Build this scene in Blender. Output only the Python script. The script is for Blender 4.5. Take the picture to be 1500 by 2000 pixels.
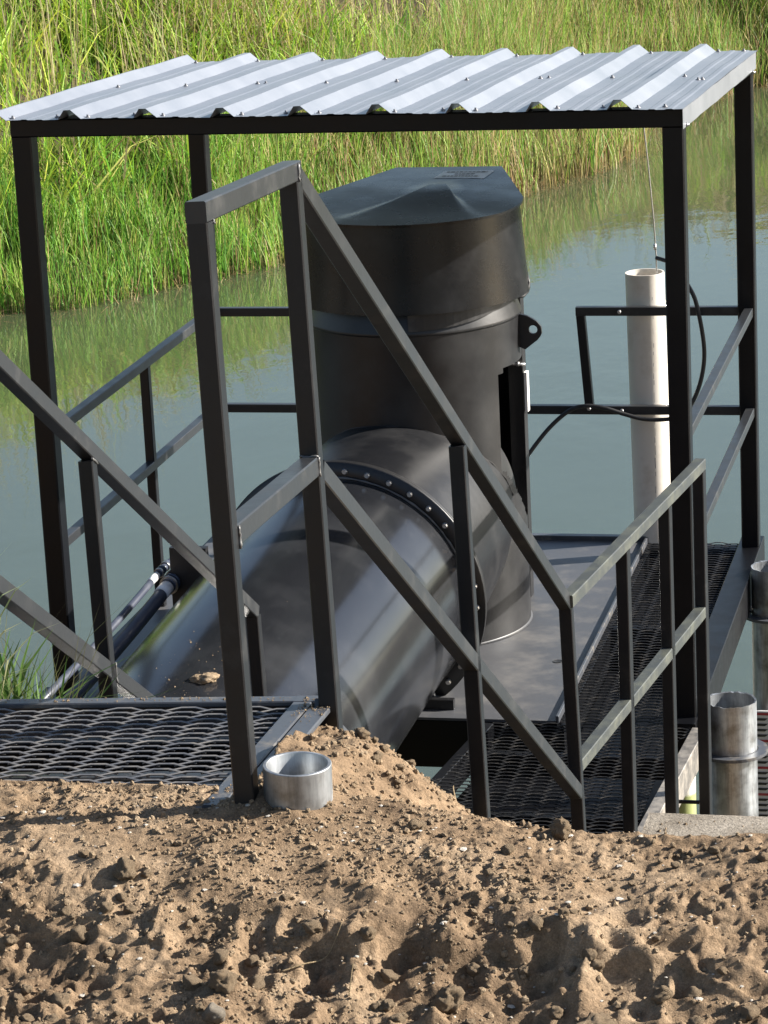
import bpy, bmesh, math, random
import numpy as np
from mathutils import Matrix, Vector

# ------------------------------------------------------------------ reset
for o in list(bpy.data.objects):
    bpy.data.objects.remove(o)
scene = bpy.context.scene
COL = scene.collection
R = math.radians
rng = np.random.default_rng(7)
random.seed(7)

# ------------------------------------------------------------------ camera
cam_d = bpy.data.cameras.new('camera')
cam = bpy.data.objects.new('camera', cam_d)
COL.objects.link(cam)
cam_d.sensor_fit = 'VERTICAL'
cam_d.sensor_height = 36.0
cam_d.sensor_width = 27.0
cam_d.lens = 5956.7 / 2000 * 36
cam_d.clip_start = 0.1
cam_d.clip_end = 3000
rt = Vector((0.97481898, 0.21788289, -0.04748693))
up = Vector((-0.01271459, 0.2669078, 0.96363819))
fw = Vector((-0.22263491, 0.93876902, -0.26295709))
m = Matrix((rt, up, -fw)).transposed().to_4x4()
m.translation = (0, 0, 3.7329)
cam.matrix_world = m
scene.camera = cam

# ------------------------------------------------------------------ light
SUN_EL, SUN_PHI = R(28), R(19)          # phi measured from +X towards +Y
world = bpy.data.worlds.new('World')
scene.world = world
world.use_nodes = True
wn = world.node_tree.nodes
wl = world.node_tree.links
sky = wn.new('ShaderNodeTexSky')
sky.sky_type = 'NISHITA'
sky.sun_disc = False
sky.sun_elevation = SUN_EL
sky.sun_rotation = math.pi / 2 - SUN_PHI
sky.air_density = 1.0
sky.dust_density = 1.3
wl.new(sky.outputs[0], wn['Background'].inputs[0])
wn['Background'].inputs[1].default_value = 0.06
sun_d = bpy.data.lights.new('sun', 'SUN')
sun_d.energy = 5.0
sun_d.angle = R(0.53)
sun_d.color = (1.0, 0.945, 0.86)
sun = bpy.data.objects.new('sun', sun_d)
COL.objects.link(sun)
sd = Vector((math.cos(SUN_EL) * math.cos(SUN_PHI), math.cos(SUN_EL) * math.sin(SUN_PHI), math.sin(SUN_EL)))
sun.rotation_euler = sd.to_track_quat('Z', 'Y').to_euler()
scene.view_settings.view_transform = 'Standard'
scene.view_settings.look = 'None'
scene.view_settings.exposure = 1.52
scene.view_settings.gamma = 1.0
scene.view_settings.use_curve_mapping = False
scene.render.engine = 'CYCLES'

WATER = -1.25

# ------------------------------------------------------------------ helpers
def xyz(o, L):
    o['label'] = L


def tag(o, label=None, cat=None, group=None, kind=None):
    if label: o['label'] = label
    if cat: o['category'] = cat
    if group: o['group'] = group
    if kind: o['kind'] = kind
    return o


def empty(name, loc, label=None, cat=None, group=None):
    o = bpy.data.objects.new(name, None)
    o.empty_display_size = 0.1
    o.location = loc
    COL.objects.link(o)
    return tag(o, label, cat, group)


def attach(o, parent):
    if parent is not None:
        o.parent = parent
        acc = Matrix.Identity(4)
        p = parent
        chain = []
        while p is not None:
            chain.append(p)
            p = p.parent
        mw = Matrix.Identity(4)
        for q in reversed(chain):
            mw = mw @ (q.matrix_parent_inverse if q.parent else Matrix.Identity(4)) @ q.matrix_basis
        o.matrix_parent_inverse = mw.inverted()
    return o


class MB:
    def __init__(s):
        s.v = []; s.f = []; s.sm = []

    def quad(s, a, b, c, d, smooth=False):
        n = len(s.v); s.v += [a, b, c, d]; s.f.append((n, n + 1, n + 2, n + 3)); s.sm.append(smooth)
        return s

    def bar(s, p0, p1, w, h, upv=(0, 0, 1), ch=0.0025):
        """square tube from p0 to p1; w across, h along upv; chamfered corners"""
        p0 = Vector(p0); p1 = Vector(p1)
        d = (p1 - p0).normalized()
        u = Vector(upv); u = (u - d * u.dot(d)).normalized()
        r = d.cross(u)
        a, b = w / 2, h / 2
        ch = min(ch, a * .45, b * .45)
        sec = [(a - ch, -b), (a, -b + ch), (a, b - ch), (a - ch, b), (-a + ch, b), (-a, b - ch), (-a, -b + ch), (-a + ch, -b)]
        n = len(s.v)
        for p in (p0, p1):
            for (x, y) in sec:
                s.v.append(tuple(p + r * x + u * y))
        for i in range(8):
            j = (i + 1) % 8
            s.f.append((n + i, n + 8 + i, n + 8 + j, n + j)); s.sm.append(False)
        s.f.append(tuple(n + i for i in range(8))); s.sm.append(False)
        s.f.append(tuple(n + 15 - i for i in range(8))); s.sm.append(False)
        return s

    def box(s, x0, x1, y0, y1, z0, z1):
        return s.bar(((x0 + x1) / 2, (y0 + y1) / 2, z0), ((x0 + x1) / 2, (y0 + y1) / 2, z1), x1 - x0, y1 - y0, (0, 1, 0), 0.0015)

    def path(s, pts, rad, seg=10, smooth=True, caps=True):
        """round tube along points, rad scalar or list"""
        P = [Vector(p) for p in pts]
        n = len(P)
        rad = rad if hasattr(rad, '__len__') else [rad] * n
        prev = None
        base = len(s.v)
        for i in range(n):
            d = (P[min(i + 1, n - 1)] - P[max(i - 1, 0)]).normalized()
            if prev is None:
                a = Vector((0, 0, 1)) if abs(d.z) < .9 else Vector((1, 0, 0))
                a = (a - d * a.dot(d)).normalized()
            else:
                a = (prev - d * prev.dot(d)).normalized()
            prev = a
            b = d.cross(a)
            for k in range(seg):
                t = 2 * math.pi * k / seg
                s.v.append(tuple(P[i] + a * (rad[i] * math.cos(t)) + b * (rad[i] * math.sin(t))))
        for i in range(n - 1):
            for k in range(seg):
                k2 = (k + 1) % seg
                s.f.append((base + i * seg + k, base + i * seg + k2, base + (i + 1) * seg + k2, base + (i + 1) * seg + k)); s.sm.append(smooth)
        if caps:
            s.f.append(tuple(base + seg - 1 - k for k in range(seg))); s.sm.append(False)
            s.f.append(tuple(base + (n - 1) * seg + k for k in range(seg))); s.sm.append(False)
        return s

    def ring(s, c, axis, prof, seg=48, a0=0.0, a1=2 * math.pi, smooth=True):
        """lathe: prof = closed or open list of (radius, height along axis)"""
        c = Vector(c); n_ = Vector(axis).normalized()
        a = Vector((1, 0, 0)) if abs(n_.x) < .9 else Vector((0, 1, 0))
        a = (a - n_ * a.dot(n_)).normalized(); b = n_.cross(a)
        full = abs(a1 - a0 - 2 * math.pi) < 1e-6
        cnt = seg if full else seg + 1
        base = len(s.v)
        for k in range(cnt):
            t = a0 + (a1 - a0) * k / seg
            for (r, h) in prof:
                s.v.append(tuple(c + n_ * h + a * (r * math.cos(t)) + b * (r * math.sin(t))))
        np_ = len(prof)
        for k in range(seg):
            k2 = (k + 1) % cnt
            for i in range(np_ - 1):
                s.f.append((base + k * np_ + i, base + k2 * np_ + i, base + k2 * np_ + i + 1, base + k * np_ + i + 1)); s.sm.append(smooth)
        return s

    def build(s, name, mat, parent=None, auto=None):
        me = bpy.data.meshes.new(name)
        me.from_pydata([tuple(q) for q in s.v], [], s.f)
        me.polygons.foreach_set('use_smooth', s.sm)
        me.materials.append(mat)
        me.update()
        if auto:
            try: me.set_sharp_from_angle(angle=R(auto))
            except Exception: pass
        o = bpy.data.objects.new(name, me)
        COL.objects.link(o)
        return attach(o, parent)


def npmesh(name, V, F, mat, parent=None, smooth=True, colors=None):
    """fast mesh from numpy arrays; F is (n,3) or (n,4)"""
    me = bpy.data.meshes.new(name)
    k = F.shape[1]
    me.vertices.add(len(V)); me.vertices.foreach_set('co', V.astype(np.float32).ravel())
    me.loops.add(F.size); me.loops.foreach_set('vertex_index', F.astype(np.int32).ravel())
    me.polygons.add(len(F))
    me.polygons.foreach_set('loop_start', np.arange(0, F.size, k, dtype=np.int32))
    me.polygons.foreach_set('loop_total', np.full(len(F), k, dtype=np.int32))
    me.polygons.foreach_set('use_smooth', np.full(len(F), smooth))
    me.update(calc_edges=True)
    if colors is not None:
        at = me.color_attributes.new('tint', 'FLOAT_COLOR', 'POINT')
        c = np.ones((len(V), 4), np.float32); c[:, :3] = colors
        at.data.foreach_set('color', c.ravel())
    me.materials.append(mat)
    o = bpy.data.objects.new(name, me)
    COL.objects.link(o)
    return attach(o, parent)


def vnoise(x, y, scale, seed):
    r = np.random.default_rng(seed)
    N = 256
    L = r.random((N, N))
    u = x / scale; v = y / scale
    iu = np.floor(u).astype(int); iv = np.floor(v).astype(int)
    fu = u - iu; fv = v - iv
    fu = fu * fu * (3 - 2 * fu); fv = fv * fv * (3 - 2 * fv)
    g = lambda i, j: L[i % N, j % N]
    return ((g(iu, iv) * (1 - fu) + g(iu + 1, iv) * fu) * (1 - fv) + (g(iu, iv + 1) * (1 - fu) + g(iu + 1, iv + 1) * fu) * fv) * 2 - 1


def sstep(a, b, x):
    t = np.clip((x - a) / (b - a), 0, 1)
    return t * t * (3 - 2 * t)

# ------------------------------------------------------------------ materials
def new_mat(name):
    mt = bpy.data.materials.new(name)
    mt.use_nodes = True
    nt = mt.node_tree
    return mt, nt.nodes, nt.links, nt.nodes['Principled BSDF']


def noise(N, L, scale, detail=6, rough=.6, vec=None, stretch=None):
    tc = N.new('ShaderNodeTexCoord')
    n = N.new('ShaderNodeTexNoise')
    n.inputs['Scale'].default_value = scale
    n.inputs['Detail'].default_value = detail
    n.inputs['Roughness'].default_value = rough
    if stretch:
        mp = N.new('ShaderNodeMapping'); mp.inputs['Scale'].default_value = stretch
        L.new(tc.outputs['Object'], mp.inputs[0]); L.new(mp.outputs[0], n.inputs['Vector'])
    else:
        L.new(tc.outputs['Object'], n.inputs['Vector'])
    return n


def ramp(N, L, src, stops):
    r = N.new('ShaderNodeValToRGB')
    e = r.color_ramp.elements
    while len(e) > len(stops): e.remove(e[-1])
    while len(e) < len(stops): e.new(1)
    for q, (p, c) in zip(e, stops):
        q.position = p; q.color = (c[0], c[1], c[2], 1) if hasattr(c, '__len__') else (c, c, c, 1)
    L.new(src, r.inputs[0])
    return r


def bump(N, L, bs, src, strength, dist):
    b = N.new('ShaderNodeBump')
    b.inputs['Strength'].default_value = strength
    b.inputs['Distance'].default_value = dist
    L.new(src, b.inputs['Height'])
    L.new(b.outputs[0], bs.inputs['Normal'])
    return b


def painted(name, base, dust, rough, amount=(.52, .72), scale=9, spec=.5, metal=0, rr=.15, scr=True):
    """painted steel with dust patches, scratches and uneven gloss"""
    mt, N, L, bs = new_mat(name)
    n1 = noise(N, L, scale, 8, .65)
    r1 = ramp(N, L, n1.outputs['Fac'], [(amount[0], 0.0), (amount[1], 1.0)])
    n2 = noise(N, L, scale * 9, 4, .7, stretch=(1, 1, .25))
    r2 = ramp(N, L, n2.outputs['Fac'], [(.62, 0.0), (.78, 1.0)])
    mx = N.new('ShaderNodeMix'); mx.data_type = 'RGBA'
    mx.inputs['A'].default_value = (*base, 1); mx.inputs['B'].default_value = (*dust, 1)
    ad = N.new('ShaderNodeMath'); ad.operation = 'MULTIPLY_ADD'
    ad.inputs[1].default_value = .35 if scr else 0.0
    L.new(r2.outputs[0], ad.inputs[0]); L.new(r1.outputs[0], ad.inputs[2])
    ad.use_clamp = True
    sc = N.new('ShaderNodeMath'); sc.operation = 'MULTIPLY'; sc.inputs[1].default_value = .75
    L.new(ad.outputs[0], sc.inputs[0])
    L.new(sc.outputs[0], mx.inputs['Factor'])
    L.new(mx.outputs['Result'], bs.inputs['Base Color'])
    mr = N.new('ShaderNodeMapRange')
    mr.inputs['To Min'].default_value = rough - rr * .6; mr.inputs['To Max'].default_value = rough + rr * 1.6
    L.new(n1.outputs['Fac'], mr.inputs['Value'])
    L.new(mr.outputs[0], bs.inputs['Roughness'])
    bs.inputs['Metallic'].default_value = metal
    bs.inputs['Specular IOR Level'].default_value = spec
    n3 = noise(N, L, 60, 3)
    bump(N, L, bs, n3.outputs['Fac'], .12, .002)
    return mt


M = {}
M['black'] = painted('black_paint', (.003, .0033, .0045), (.022, .021, .020), .30, (.64, .9), 7, spec=.26)
M['rail'] = painted('rail_paint', (.0085, .009, .0105), (.048, .047, .046), .30, (.58, .92), 10, spec=.36)
M['deck'] = painted('deck_plate_paint', (.062, .064, .070), (.175, .165, .152), .38, (.48, .78), 5)
M['handrail'] = painted('handrail_paint', (.021, .022, .024), (.075, .073, .07), .27, (.54, .9), 10, spec=.45)
M['weathered_rail'] = painted('weathered_rail_paint', (.05, .054, .052), (.13, .135, .10), .30, (.45, .8), 12, spec=.5)
M['worn_lit_mesh'] = painted('worn_lit_grating_paint', (.10, .103, .112), (.26, .235, .2), .28, (.42, .72), 25)  # worn paint, made paler for sky and sun reflected off the strands
M['mesh'] = painted('grating_paint', (.016, .0165, .018), (.10, .09, .078), .30, (.5, .78), 25)
M['angle'] = painted('angle_paint', (.055, .059, .068), (.25, .215, .165), .30, (.53, .76), 16)
M['lit_beam'] = painted('scuffed_sunlit_beam', (.16, .15, .14), (.42, .38, .33), .4, (.4, .62), 14, metal=.5)  # scuffed metal, with the sun on its outer face put into the colour
M['column'] = painted('pump_paint', (.0075, .0078, .0092), (.045, .0445, .0445), .32, (.42, .84), 3.2, spec=.4)
M['hood'] = painted('hood_paint', (.0035, .004, .0055), (.030, .030, .031), .20, (.54, .9), 3.5, spec=.36)
M['plastic'] = painted('white_pvc', (.62, .58, .52), (.40, .34, .27), .45, (.52, .8), 6, scr=False)
M['cable'] = painted('cable_rubber', (.012, .012, .013), (.05, .05, .05), .45)
M['hose'] = painted('hose_rubber', (.045, .052, .075), (.10, .105, .12), .34)
M['coupling'] = painted('coupling_plastic', (.06, .07, .10), (.2, .2, .22), .25)
M['flange'] = painted('flange_paint', (.010, .010, .011), (.08, .07, .06), .35, (.62, .85), 9)
M['bolt'] = painted('zinc_bolt', (.62, .61, .6), (.35, .33, .3), .3, metal=.9)
M['screw'] = painted('roof_screw_zinc', (.22, .22, .23), (.15, .14, .13), .35, metal=.7)
M['steel'] = painted('stainless', (.55, .55, .55), (.3, .3, .3), .28, metal=1.0)
M['ink'] = painted('pipe_ink', (.12, .12, .14), (.3, .29, .27), .5, (.5, .7), 30, scr=False)
M['red'] = painted('gauge_red', (.28, .02, .03), (.3, .1, .1), .5, scr=False)
M['gauge'] = painted('gauge_white', (.50, .49, .50), (.36, .34, .32), .5, scr=False)
M['tape'] = painted('white_tape', (.75, .74, .72), (.5, .48, .45), .5, scr=False)
M['weld'] = painted('weld_grey', (.11, .11, .11), (.2, .19, .18), .4, metal=.5)
M['label'] = painted('faded_sticker', (.75, .76, .8), (.6, .6, .62), .25, scr=False)
M['print'] = painted('sticker_print', (.3, .3, .33), (.35, .35, .37), .5, scr=False)


def pipe_mat():
    """glossy black pipe: patches of wet-looking gloss, dusty film and scratches"""
    mt, N, L, bs = new_mat('pipe_paint')
    n1 = noise(N, L, 2.6, 8, .62)
    n2 = noise(N, L, 34, 5, .7, stretch=(1, .22, 1))
    r2 = ramp(N, L, n2.outputs['Fac'], [(.63, 0.0), (.74, 1.0)])
    r1 = ramp(N, L, n1.outputs['Fac'], [(.42, 0.0), (.70, 1.0)])
    ad = N.new('ShaderNodeMath'); ad.operation = 'MULTIPLY_ADD'; ad.inputs[1].default_value = .5; ad.use_clamp = True
    L.new(r2.outputs[0], ad.inputs[0]); 
    s1 = N.new('ShaderNodeMath'); s1.operation = 'MULTIPLY'; s1.inputs[1].default_value = .55
    L.new(r1.outputs[0], s1.inputs[0]); L.new(s1.outputs[0], ad.inputs[2])
    mx = N.new('ShaderNodeMix'); mx.data_type = 'RGBA'
    mx.inputs['A'].default_value = (.011, .0118, .014, 1); mx.inputs['B'].default_value = (.040, .0415, .045, 1)
    L.new(ad.outputs[0], mx.inputs['Factor']); L.new(mx.outputs['Result'], bs.inputs['Base Color'])
    mr = N.new('ShaderNodeMapRange'); mr.inputs['To Min'].default_value = .10; mr.inputs['To Max'].default_value = .24
    bs.inputs['Specular IOR Level'].default_value = .95
    L.new(n1.outputs['Fac'], mr.inputs['Value']); L.new(mr.outputs[0], bs.inputs['Roughness'])
    n3 = noise(N, L, 5, 2)
    bump(N, L, bs, n3.outputs['Fac'], .05, .008)
    return mt


M['pipe'] = pipe_mat()


def roof_mat():
    mt, N, L, bs = new_mat('roof_sheet_metal')
    n1 = noise(N, L, 3, 8, .6)
    r = ramp(N, L, n1.outputs['Fac'], [(.3, (.262, .28, .315)), (.75, (.33, .345, .378))])
    L.new(r.outputs[0], bs.inputs['Base Color'])
    bs.inputs['Metallic'].default_value = .55
    mr = N.new('ShaderNodeMapRange'); mr.inputs['To Min'].default_value = .28; mr.inputs['To Max'].default_value = .45
    L.new(n1.outputs['Fac'], mr.inputs['Value']); L.new(mr.outputs[0], bs.inputs['Roughness'])
    n3 = noise(N, L, 8, 3)
    bump(N, L, bs, n3.outputs['Fac'], .08, .01)
    return mt


M['roof'] = roof_mat()


def galv_mat():
    mt, N, L, bs = new_mat('galvanised_steel')
    n1 = noise(N, L, 14, 6, .6)
    n2 = noise(N, L, 40, 5, .7, stretch=(1, 1, .12))
    r = ramp(N, L, n1.outputs['Fac'], [(.30, (.22, .218, .21)), (.52, (.42, .44, .46)), (.75, (.54, .565, .59))])
    r2 = ramp(N, L, n2.outputs['Fac'], [(.35, .62), (.6, 1.0)])
    mx = N.new('ShaderNodeMix'); mx.data_type = 'RGBA'; mx.blend_type = 'MULTIPLY'; mx.inputs['Factor'].default_value = 1
    L.new(r.outputs[0], mx.inputs['A']); L.new(r2.outputs[0], mx.inputs['B'])
    L.new(mx.outputs['Result'], bs.inputs['Base Color'])
    bs.inputs['Metallic'].default_value = .78
    mr = N.new('ShaderNodeMapRange'); mr.inputs['To Min'].default_value = .3; mr.inputs['To Max'].default_value = .55
    L.new(n1.outputs['Fac'], mr.inputs['Value']); L.new(mr.outputs[0], bs.inputs['Roughness'])
    return mt


M['galv'] = galv_mat()


def algae_mat():
    mt, N, L, bs = new_mat('pvc_with_algae')
    tc = N.new('ShaderNodeTexCoord'); sp = N.new('ShaderNodeSeparateXYZ')
    L.new(tc.outputs['Object'], sp.inputs[0])
    n1 = noise(N, L, 9, 5)
    ad = N.new('ShaderNodeMath'); ad.operation = 'MULTIPLY_ADD'; ad.inputs[1].default_value = .06
    L.new(n1.outputs['Fac'], ad.inputs[0]); L.new(sp.outputs['Z'], ad.inputs[2])
    r = ramp(N, L, ad.outputs[0], [(0, (.30, .33, .13)), (1, (.60, .57, .51))])
    mr = N.new('ShaderNodeMapRange'); mr.inputs['From Min'].default_value = -.40; mr.inputs['From Max'].default_value = -.385
    L.new(ad.outputs[0], mr.inputs['Value']); L.new(mr.outputs[0], r.inputs[0])
    L.new(r.outputs[0], bs.inputs['Base Color'])
    bs.inputs['Roughness'].default_value = .5
    return mt


M['algae'] = algae_mat()


def soil_mat(name, dark=(.10, .066, .041), mid=(.235, .163, .101), light=(.37, .277, .186), sc=1.0):
    mt, N, L, bs = new_mat(name)
    n1 = noise(N, L, 3.5 * sc, 9, .68)
    n2 = noise(N, L, 55 * sc, 7, .7)
    r1 = ramp(N, L, n1.outputs['Fac'], [(.28, dark), (.5, mid), (.74, light)])
    r2 = ramp(N, L, n2.outputs['Fac'], [(.30, .62), (.62, 1.12)])
    n5 = noise(N, L, 300 * sc, 3, .8)
    r5 = ramp(N, L, n5.outputs['Fac'], [(.33, .70), (.52, 1.0), (.68, 1.30)])
    m5 = N.new('ShaderNodeMix'); m5.data_type = 'RGBA'; m5.blend_type = 'MULTIPLY'; m5.inputs['Factor'].default_value = 1
    L.new(r1.outputs[0], m5.inputs['A']); L.new(r5.outputs[0], m5.inputs['B'])
    mx = N.new('ShaderNodeMix'); mx.data_type = 'RGBA'; mx.blend_type = 'MULTIPLY'; mx.inputs['Factor'].default_value = 1
    L.new(m5.outputs['Result'], mx.inputs['A']); L.new(r2.outputs[0], mx.inputs['B'])
    L.new(mx.outputs['Result'], bs.inputs['Base Color'])
    bs.inputs['Roughness'].default_value = .95
    bs.inputs['Specular IOR Level'].default_value = .15
    n3 = noise(N, L, 130 * sc, 8, .75)
    n4 = noise(N, L, 40 * sc, 6, .7)
    ad = N.new('ShaderNodeMath'); ad.operation = 'MULTIPLY_ADD'; ad.inputs[1].default_value = .45
    L.new(n3.outputs['Fac'], ad.inputs[0]); L.new(n4.outputs['Fac'], ad.inputs[2])
    bump(N, L, bs, ad.outputs[0], .9, .011)
    return mt


M['soil'] = soil_mat('bank_soil')
M['clod'] = soil_mat('clod_soil', (.21, .15, .096), (.31, .23, .15), (.41, .315, .215), 2.0)
M['stone'] = soil_mat('pale_stone', (.26, .22, .17), (.36, .31, .25), (.44, .39, .32), 3.0)
M['shell'] = soil_mat('shell_bits', (.5, .45, .38), (.6, .55, .48), (.7, .66, .6), 3.0)
M['concrete'] = soil_mat('concrete', (.19, .16, .125), (.30, .265, .22), (.39, .35, .30), 2.0)
M['mud'] = soil_mat('far_bank_earth', (.035, .03, .018), (.06, .05, .03), (.09, .075, .045), .3)
M['twig'] = soil_mat('dry_twig', (.28, .2, .11), (.36, .27, .16), (.45, .36, .24), 5.0)


def leaf_mat(name, trans=.38):
    mt, N, L, bs = new_mat(name)
    at = N.new('ShaderNodeVertexColor'); at.layer_name = 'tint'
    L.new(at.outputs[0], bs.inputs['Base Color'])
    bs.inputs['Roughness'].default_value = .55
    bs.inputs['Specular IOR Level'].default_value = .35
    tr = N.new('ShaderNodeBsdfTranslucent'); L.new(at.outputs[0], tr.inputs[0])
    mx = N.new('ShaderNodeMixShader'); mx.inputs[0].default_value = trans
    out = N['Material Output']
    L.new(bs.outputs[0], mx.inputs[1]); L.new(tr.outputs[0], mx.inputs[2]); L.new(mx.outputs[0], out.inputs[0])
    return mt


M['leaf'] = leaf_mat('grass_blades')


def water_mat():
    mt, N, L, bs = new_mat('pond_water')
    bs.inputs['Base Color'].default_value = (.052, .064, .033, 1)
    bs.inputs['Roughness'].default_value = .035
    bs.inputs['IOR'].default_value = 1.95
    n1 = noise(N, L, 2.2, 3, .5, stretch=(1, .55, 1))
    n2 = noise(N, L, 9.0, 2, .5, stretch=(1, .45, 1))
    n0 = noise(N, L, .25, 2, .5)
    r0 = ramp(N, L, n0.outputs['Fac'], [(.4, .25), (.65, 1.0)])
    ad = N.new('ShaderNodeMath'); ad.operation = 'MULTIPLY_ADD'; ad.inputs[1].default_value = .25
    L.new(n2.outputs['Fac'], ad.inputs[0]); L.new(n1.outputs['Fac'], ad.inputs[2])
    mu = N.new('ShaderNodeMath'); mu.operation = 'MULTIPLY'
    L.new(ad.outputs[0], mu.inputs[0]); L.new(r0.outputs[0], mu.inputs[1])
    bump(N, L, bs, mu.outputs[0], .10, .08)
    return mt


M['water'] = water_mat()

# ------------------------------------------------------------------ setting: water, soil bank, far bank
w = MB()
w.quad((-400, -20, WATER), (400, -20, WATER), (400, 900, WATER), (-400, 900, WATER))
tag(w.build('pond_water', M['water']), 'calm murky green pond water behind the platform', kind='structure')


def ground_h(x, y, detail=True):
    zp = 1.80 - .05 * sstep(-1.35, -.8, x)
    # front part of the bank, slightly lower and lumpy towards the viewer
    z = zp - .055 * sstep(4.85, 4.3, y)
    right = x > -1.475
    drop_r = np.where(y > 5.0, .72 * (y - 5.0) + .03 * sstep(5.0, 5.2, y), 0)
    zr = z - drop_r
    # soil heaped against the outer side of the stair
    line = np.interp(y, [4.9, 5.2, 5.40, 5.60, 5.94, 6.3, 7.3, 7.8, 14], [1.80, 1.805, 1.775, 1.665, 1.435, 1.25, .82, .35, -6])
    heap = line - .9 * np.maximum(0, x + 1.345) + (.020 * vnoise(x, y, .10, 71) + .014 * (1 - 2 * np.abs(vnoise(x, y, .045, 72)))) * sstep(5.1, 5.3, y)
    zr = np.where((y > 4.95), np.maximum(zr, heap), zr)
    dl = y - 5.03
    drop_l = np.where(dl > 0, .42 * sstep(0, .07, dl) + np.where(y < 6.2, .45 * dl, .45 * 1.17 + 1.15 * (y - 6.2)), 0)
    zl = z - drop_l
    k = sstep(-1.49, -1.46, x)
    zz = zl * (1 - k) + zr * k
    if detail:
        low = sstep(4.95, 4.45, y)
        fade = np.where(y > 5.02, sstep(-1.5, -1.46, x), 1.0)      # calm under the landing
        bil = lambda sc, sd: 1 - np.abs(vnoise(x + sd * .37, y + sd * .11, sc, sd)) * 2
        pat = sstep(-.35, .45, vnoise(x, y, .28, 13) + .5 * vnoise(x, y, .11, 14))    # crumbly patches
        zz = zz + fade * (.010 * vnoise(x, y, .24, 1) + .006 * vnoise(x, y, .095, 2) + .004 * vnoise(x, y, .04, 3))
        zz = zz + fade * (.22 + .78 * pat) * (.60 + .40 * low) * (.0065 * bil(.050, 4) + .0075 * bil(.024, 5) + .0050 * bil(.0125, 6))
        zz = zz + low * (.018 * vnoise(x, y, .33, 7) + .012 * bil(.11, 8) - .008)
        n = vnoise(x + 3.1, y, .22, 11)
        zz = zz - low * .012 * sstep(.30, .50, n)
        # broken scarp facing the viewer
        sc_y = 4.60 + .10 * vnoise(x, y * 0 + 3.0, .38, 16) + .05 * vnoise(x, y * 0 + 5.0, .09, 17) + .035 * vnoise(x, y, .04, 19)
        zz = zz - .030 * sstep(sc_y + .012, sc_y - .022, y) * sstep(-.45, .1, vnoise(x, y * 0 + 7.0, .5, 18))
        face = sstep(4.66, 4.50, y + .10 * vnoise(x, y * 0 + 2.0, .4, 23))
        zz = zz - .05 * face * sstep(4.66, 4.2, y) + face * (.016 * bil(.12, 24) + .013 * bil(.06, 25) + .006 * bil(.03, 26) - .012)
        n = vnoise(x * .6 + 9.3, y, .17, 15)
        zz = zz - (.15 + .85 * low) * .016 * sstep(.02, .10, n)
        # earth packed round the pipe stub and the stair post
        for (qx, qy, qr) in ((-1.359, 4.947, .062), (-1.444, 4.93, .02)):
            dq = np.hypot(x - qx, y - qy) - qr
            zz = zz + .012 * np.exp(-np.maximum(dq, 0) ** 2 / .0009)
    zz = np.maximum(zz, WATER - 1.5)
    return zz


def cgrid(lo, a, b, hi, step, grow=1.22):
    mid = np.arange(a, b, step)
    L_, s_, q = [], step, a
    while q > lo:
        s_ *= grow; q -= s_; L_.append(q)
    U_, s_, q = [], step, b
    U_.append(b)
    while q < hi:
        s_ *= grow; q += s_; U_.append(q)
    return np.array(L_[::-1] + list(mid) + U_)


gx = cgrid(-60, -1.98, -.28, 60, .0042)
gy = np.concatenate([cgrid(-60, 3.95, 5.3, 5.3001, .0042)[:-1], cgrid(5.31, 5.31, 6.9, 14, .010)])
X, Y = np.meshgrid(gx, gy, indexing='ij')
Z = ground_h(X, Y)
nx, ny = X.shape
idx = np.arange(nx * ny).reshape(nx, ny)
F = np.stack([idx[:-1, :-1], idx[1:, :-1], idx[1:, 1:], idx[:-1, 1:]], -1).reshape(-1, 4)
V = np.stack([X, Y, Z], -1).reshape(-1, 3)
keep = V[F[:, 0], 2] > WATER - 1.45
keep |= V[F[:, 2], 2] > WATER - 1.45
ob = npmesh('soil_bank', V, F[keep], M['soil'])
tag(ob, 'bare brown lumpy soil bank in the foreground', kind='structure')

# concrete strip beyond the crest on the right
cb = MB()
cb.bar((-.86, 5.60, 1.40), (3.0, 5.60, 1.40), .54, .11, (0, 0, 1), .01)
tag(cb.build('concrete_path', M['concrete']), 'pale rough concrete strip behind the soil crest', kind='structure')

# ---- far bank
S = (3.7329 - WATER) / (3.7329 + 1.1)
WL = [(-22, 2), (-15.5, 12), (-12.0, 17.5)] + [(x * S, y * S) for x, y in
     [(-9.7, 21.4), (-8.63, 23.15), (-8.22, 23.25), (-7.87, 23.5), (-7.5, 24.19), (-7.18, 24.5), (-6.63, 25.5), (-6.03, 27.0),
      (-5.23, 28.7), (-4.99, 29.36), (-4.70, 30.1), (-4.50, 30.9), (-4.75, 32.6), (-4.6, 34.6), (-3.67, 36.2)]] + [(2, 39.5), (9, 40), (30, 38), (60, 30)]
WL = np.array(WL)
seg = np.hypot(*np.diff(WL, axis=0).T)
cum = np.concatenate([[0], np.cumsum(seg)])
TOTAL = cum[-1]


def wl_at(s):
    return np.stack([np.interp(s, cum, WL[:, 0]), np.interp(s, cum, WL[:, 1])], -1)


def wl_n(s):
    a = wl_at(np.clip(s - 2.5, 0, TOTAL)); b = wl_at(np.clip(s + 2.5, 0, TOTAL))
    d = b - a; d /= np.linalg.norm(d, axis=-1, keepdims=True)
    return np.stack([-d[..., 1], d[..., 0]], -1)


def bank_z(s, t):
    return WATER - .12 + .16 * sstep(-.3, .5, t) + .30 * np.maximum(0, t - .3) + .10 * vnoise(s, t, 1.3, 21) * sstep(.3, 1.5, t) + .25 * vnoise(s, t, 3.5, 22) * sstep(.5, 3, t)


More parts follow.
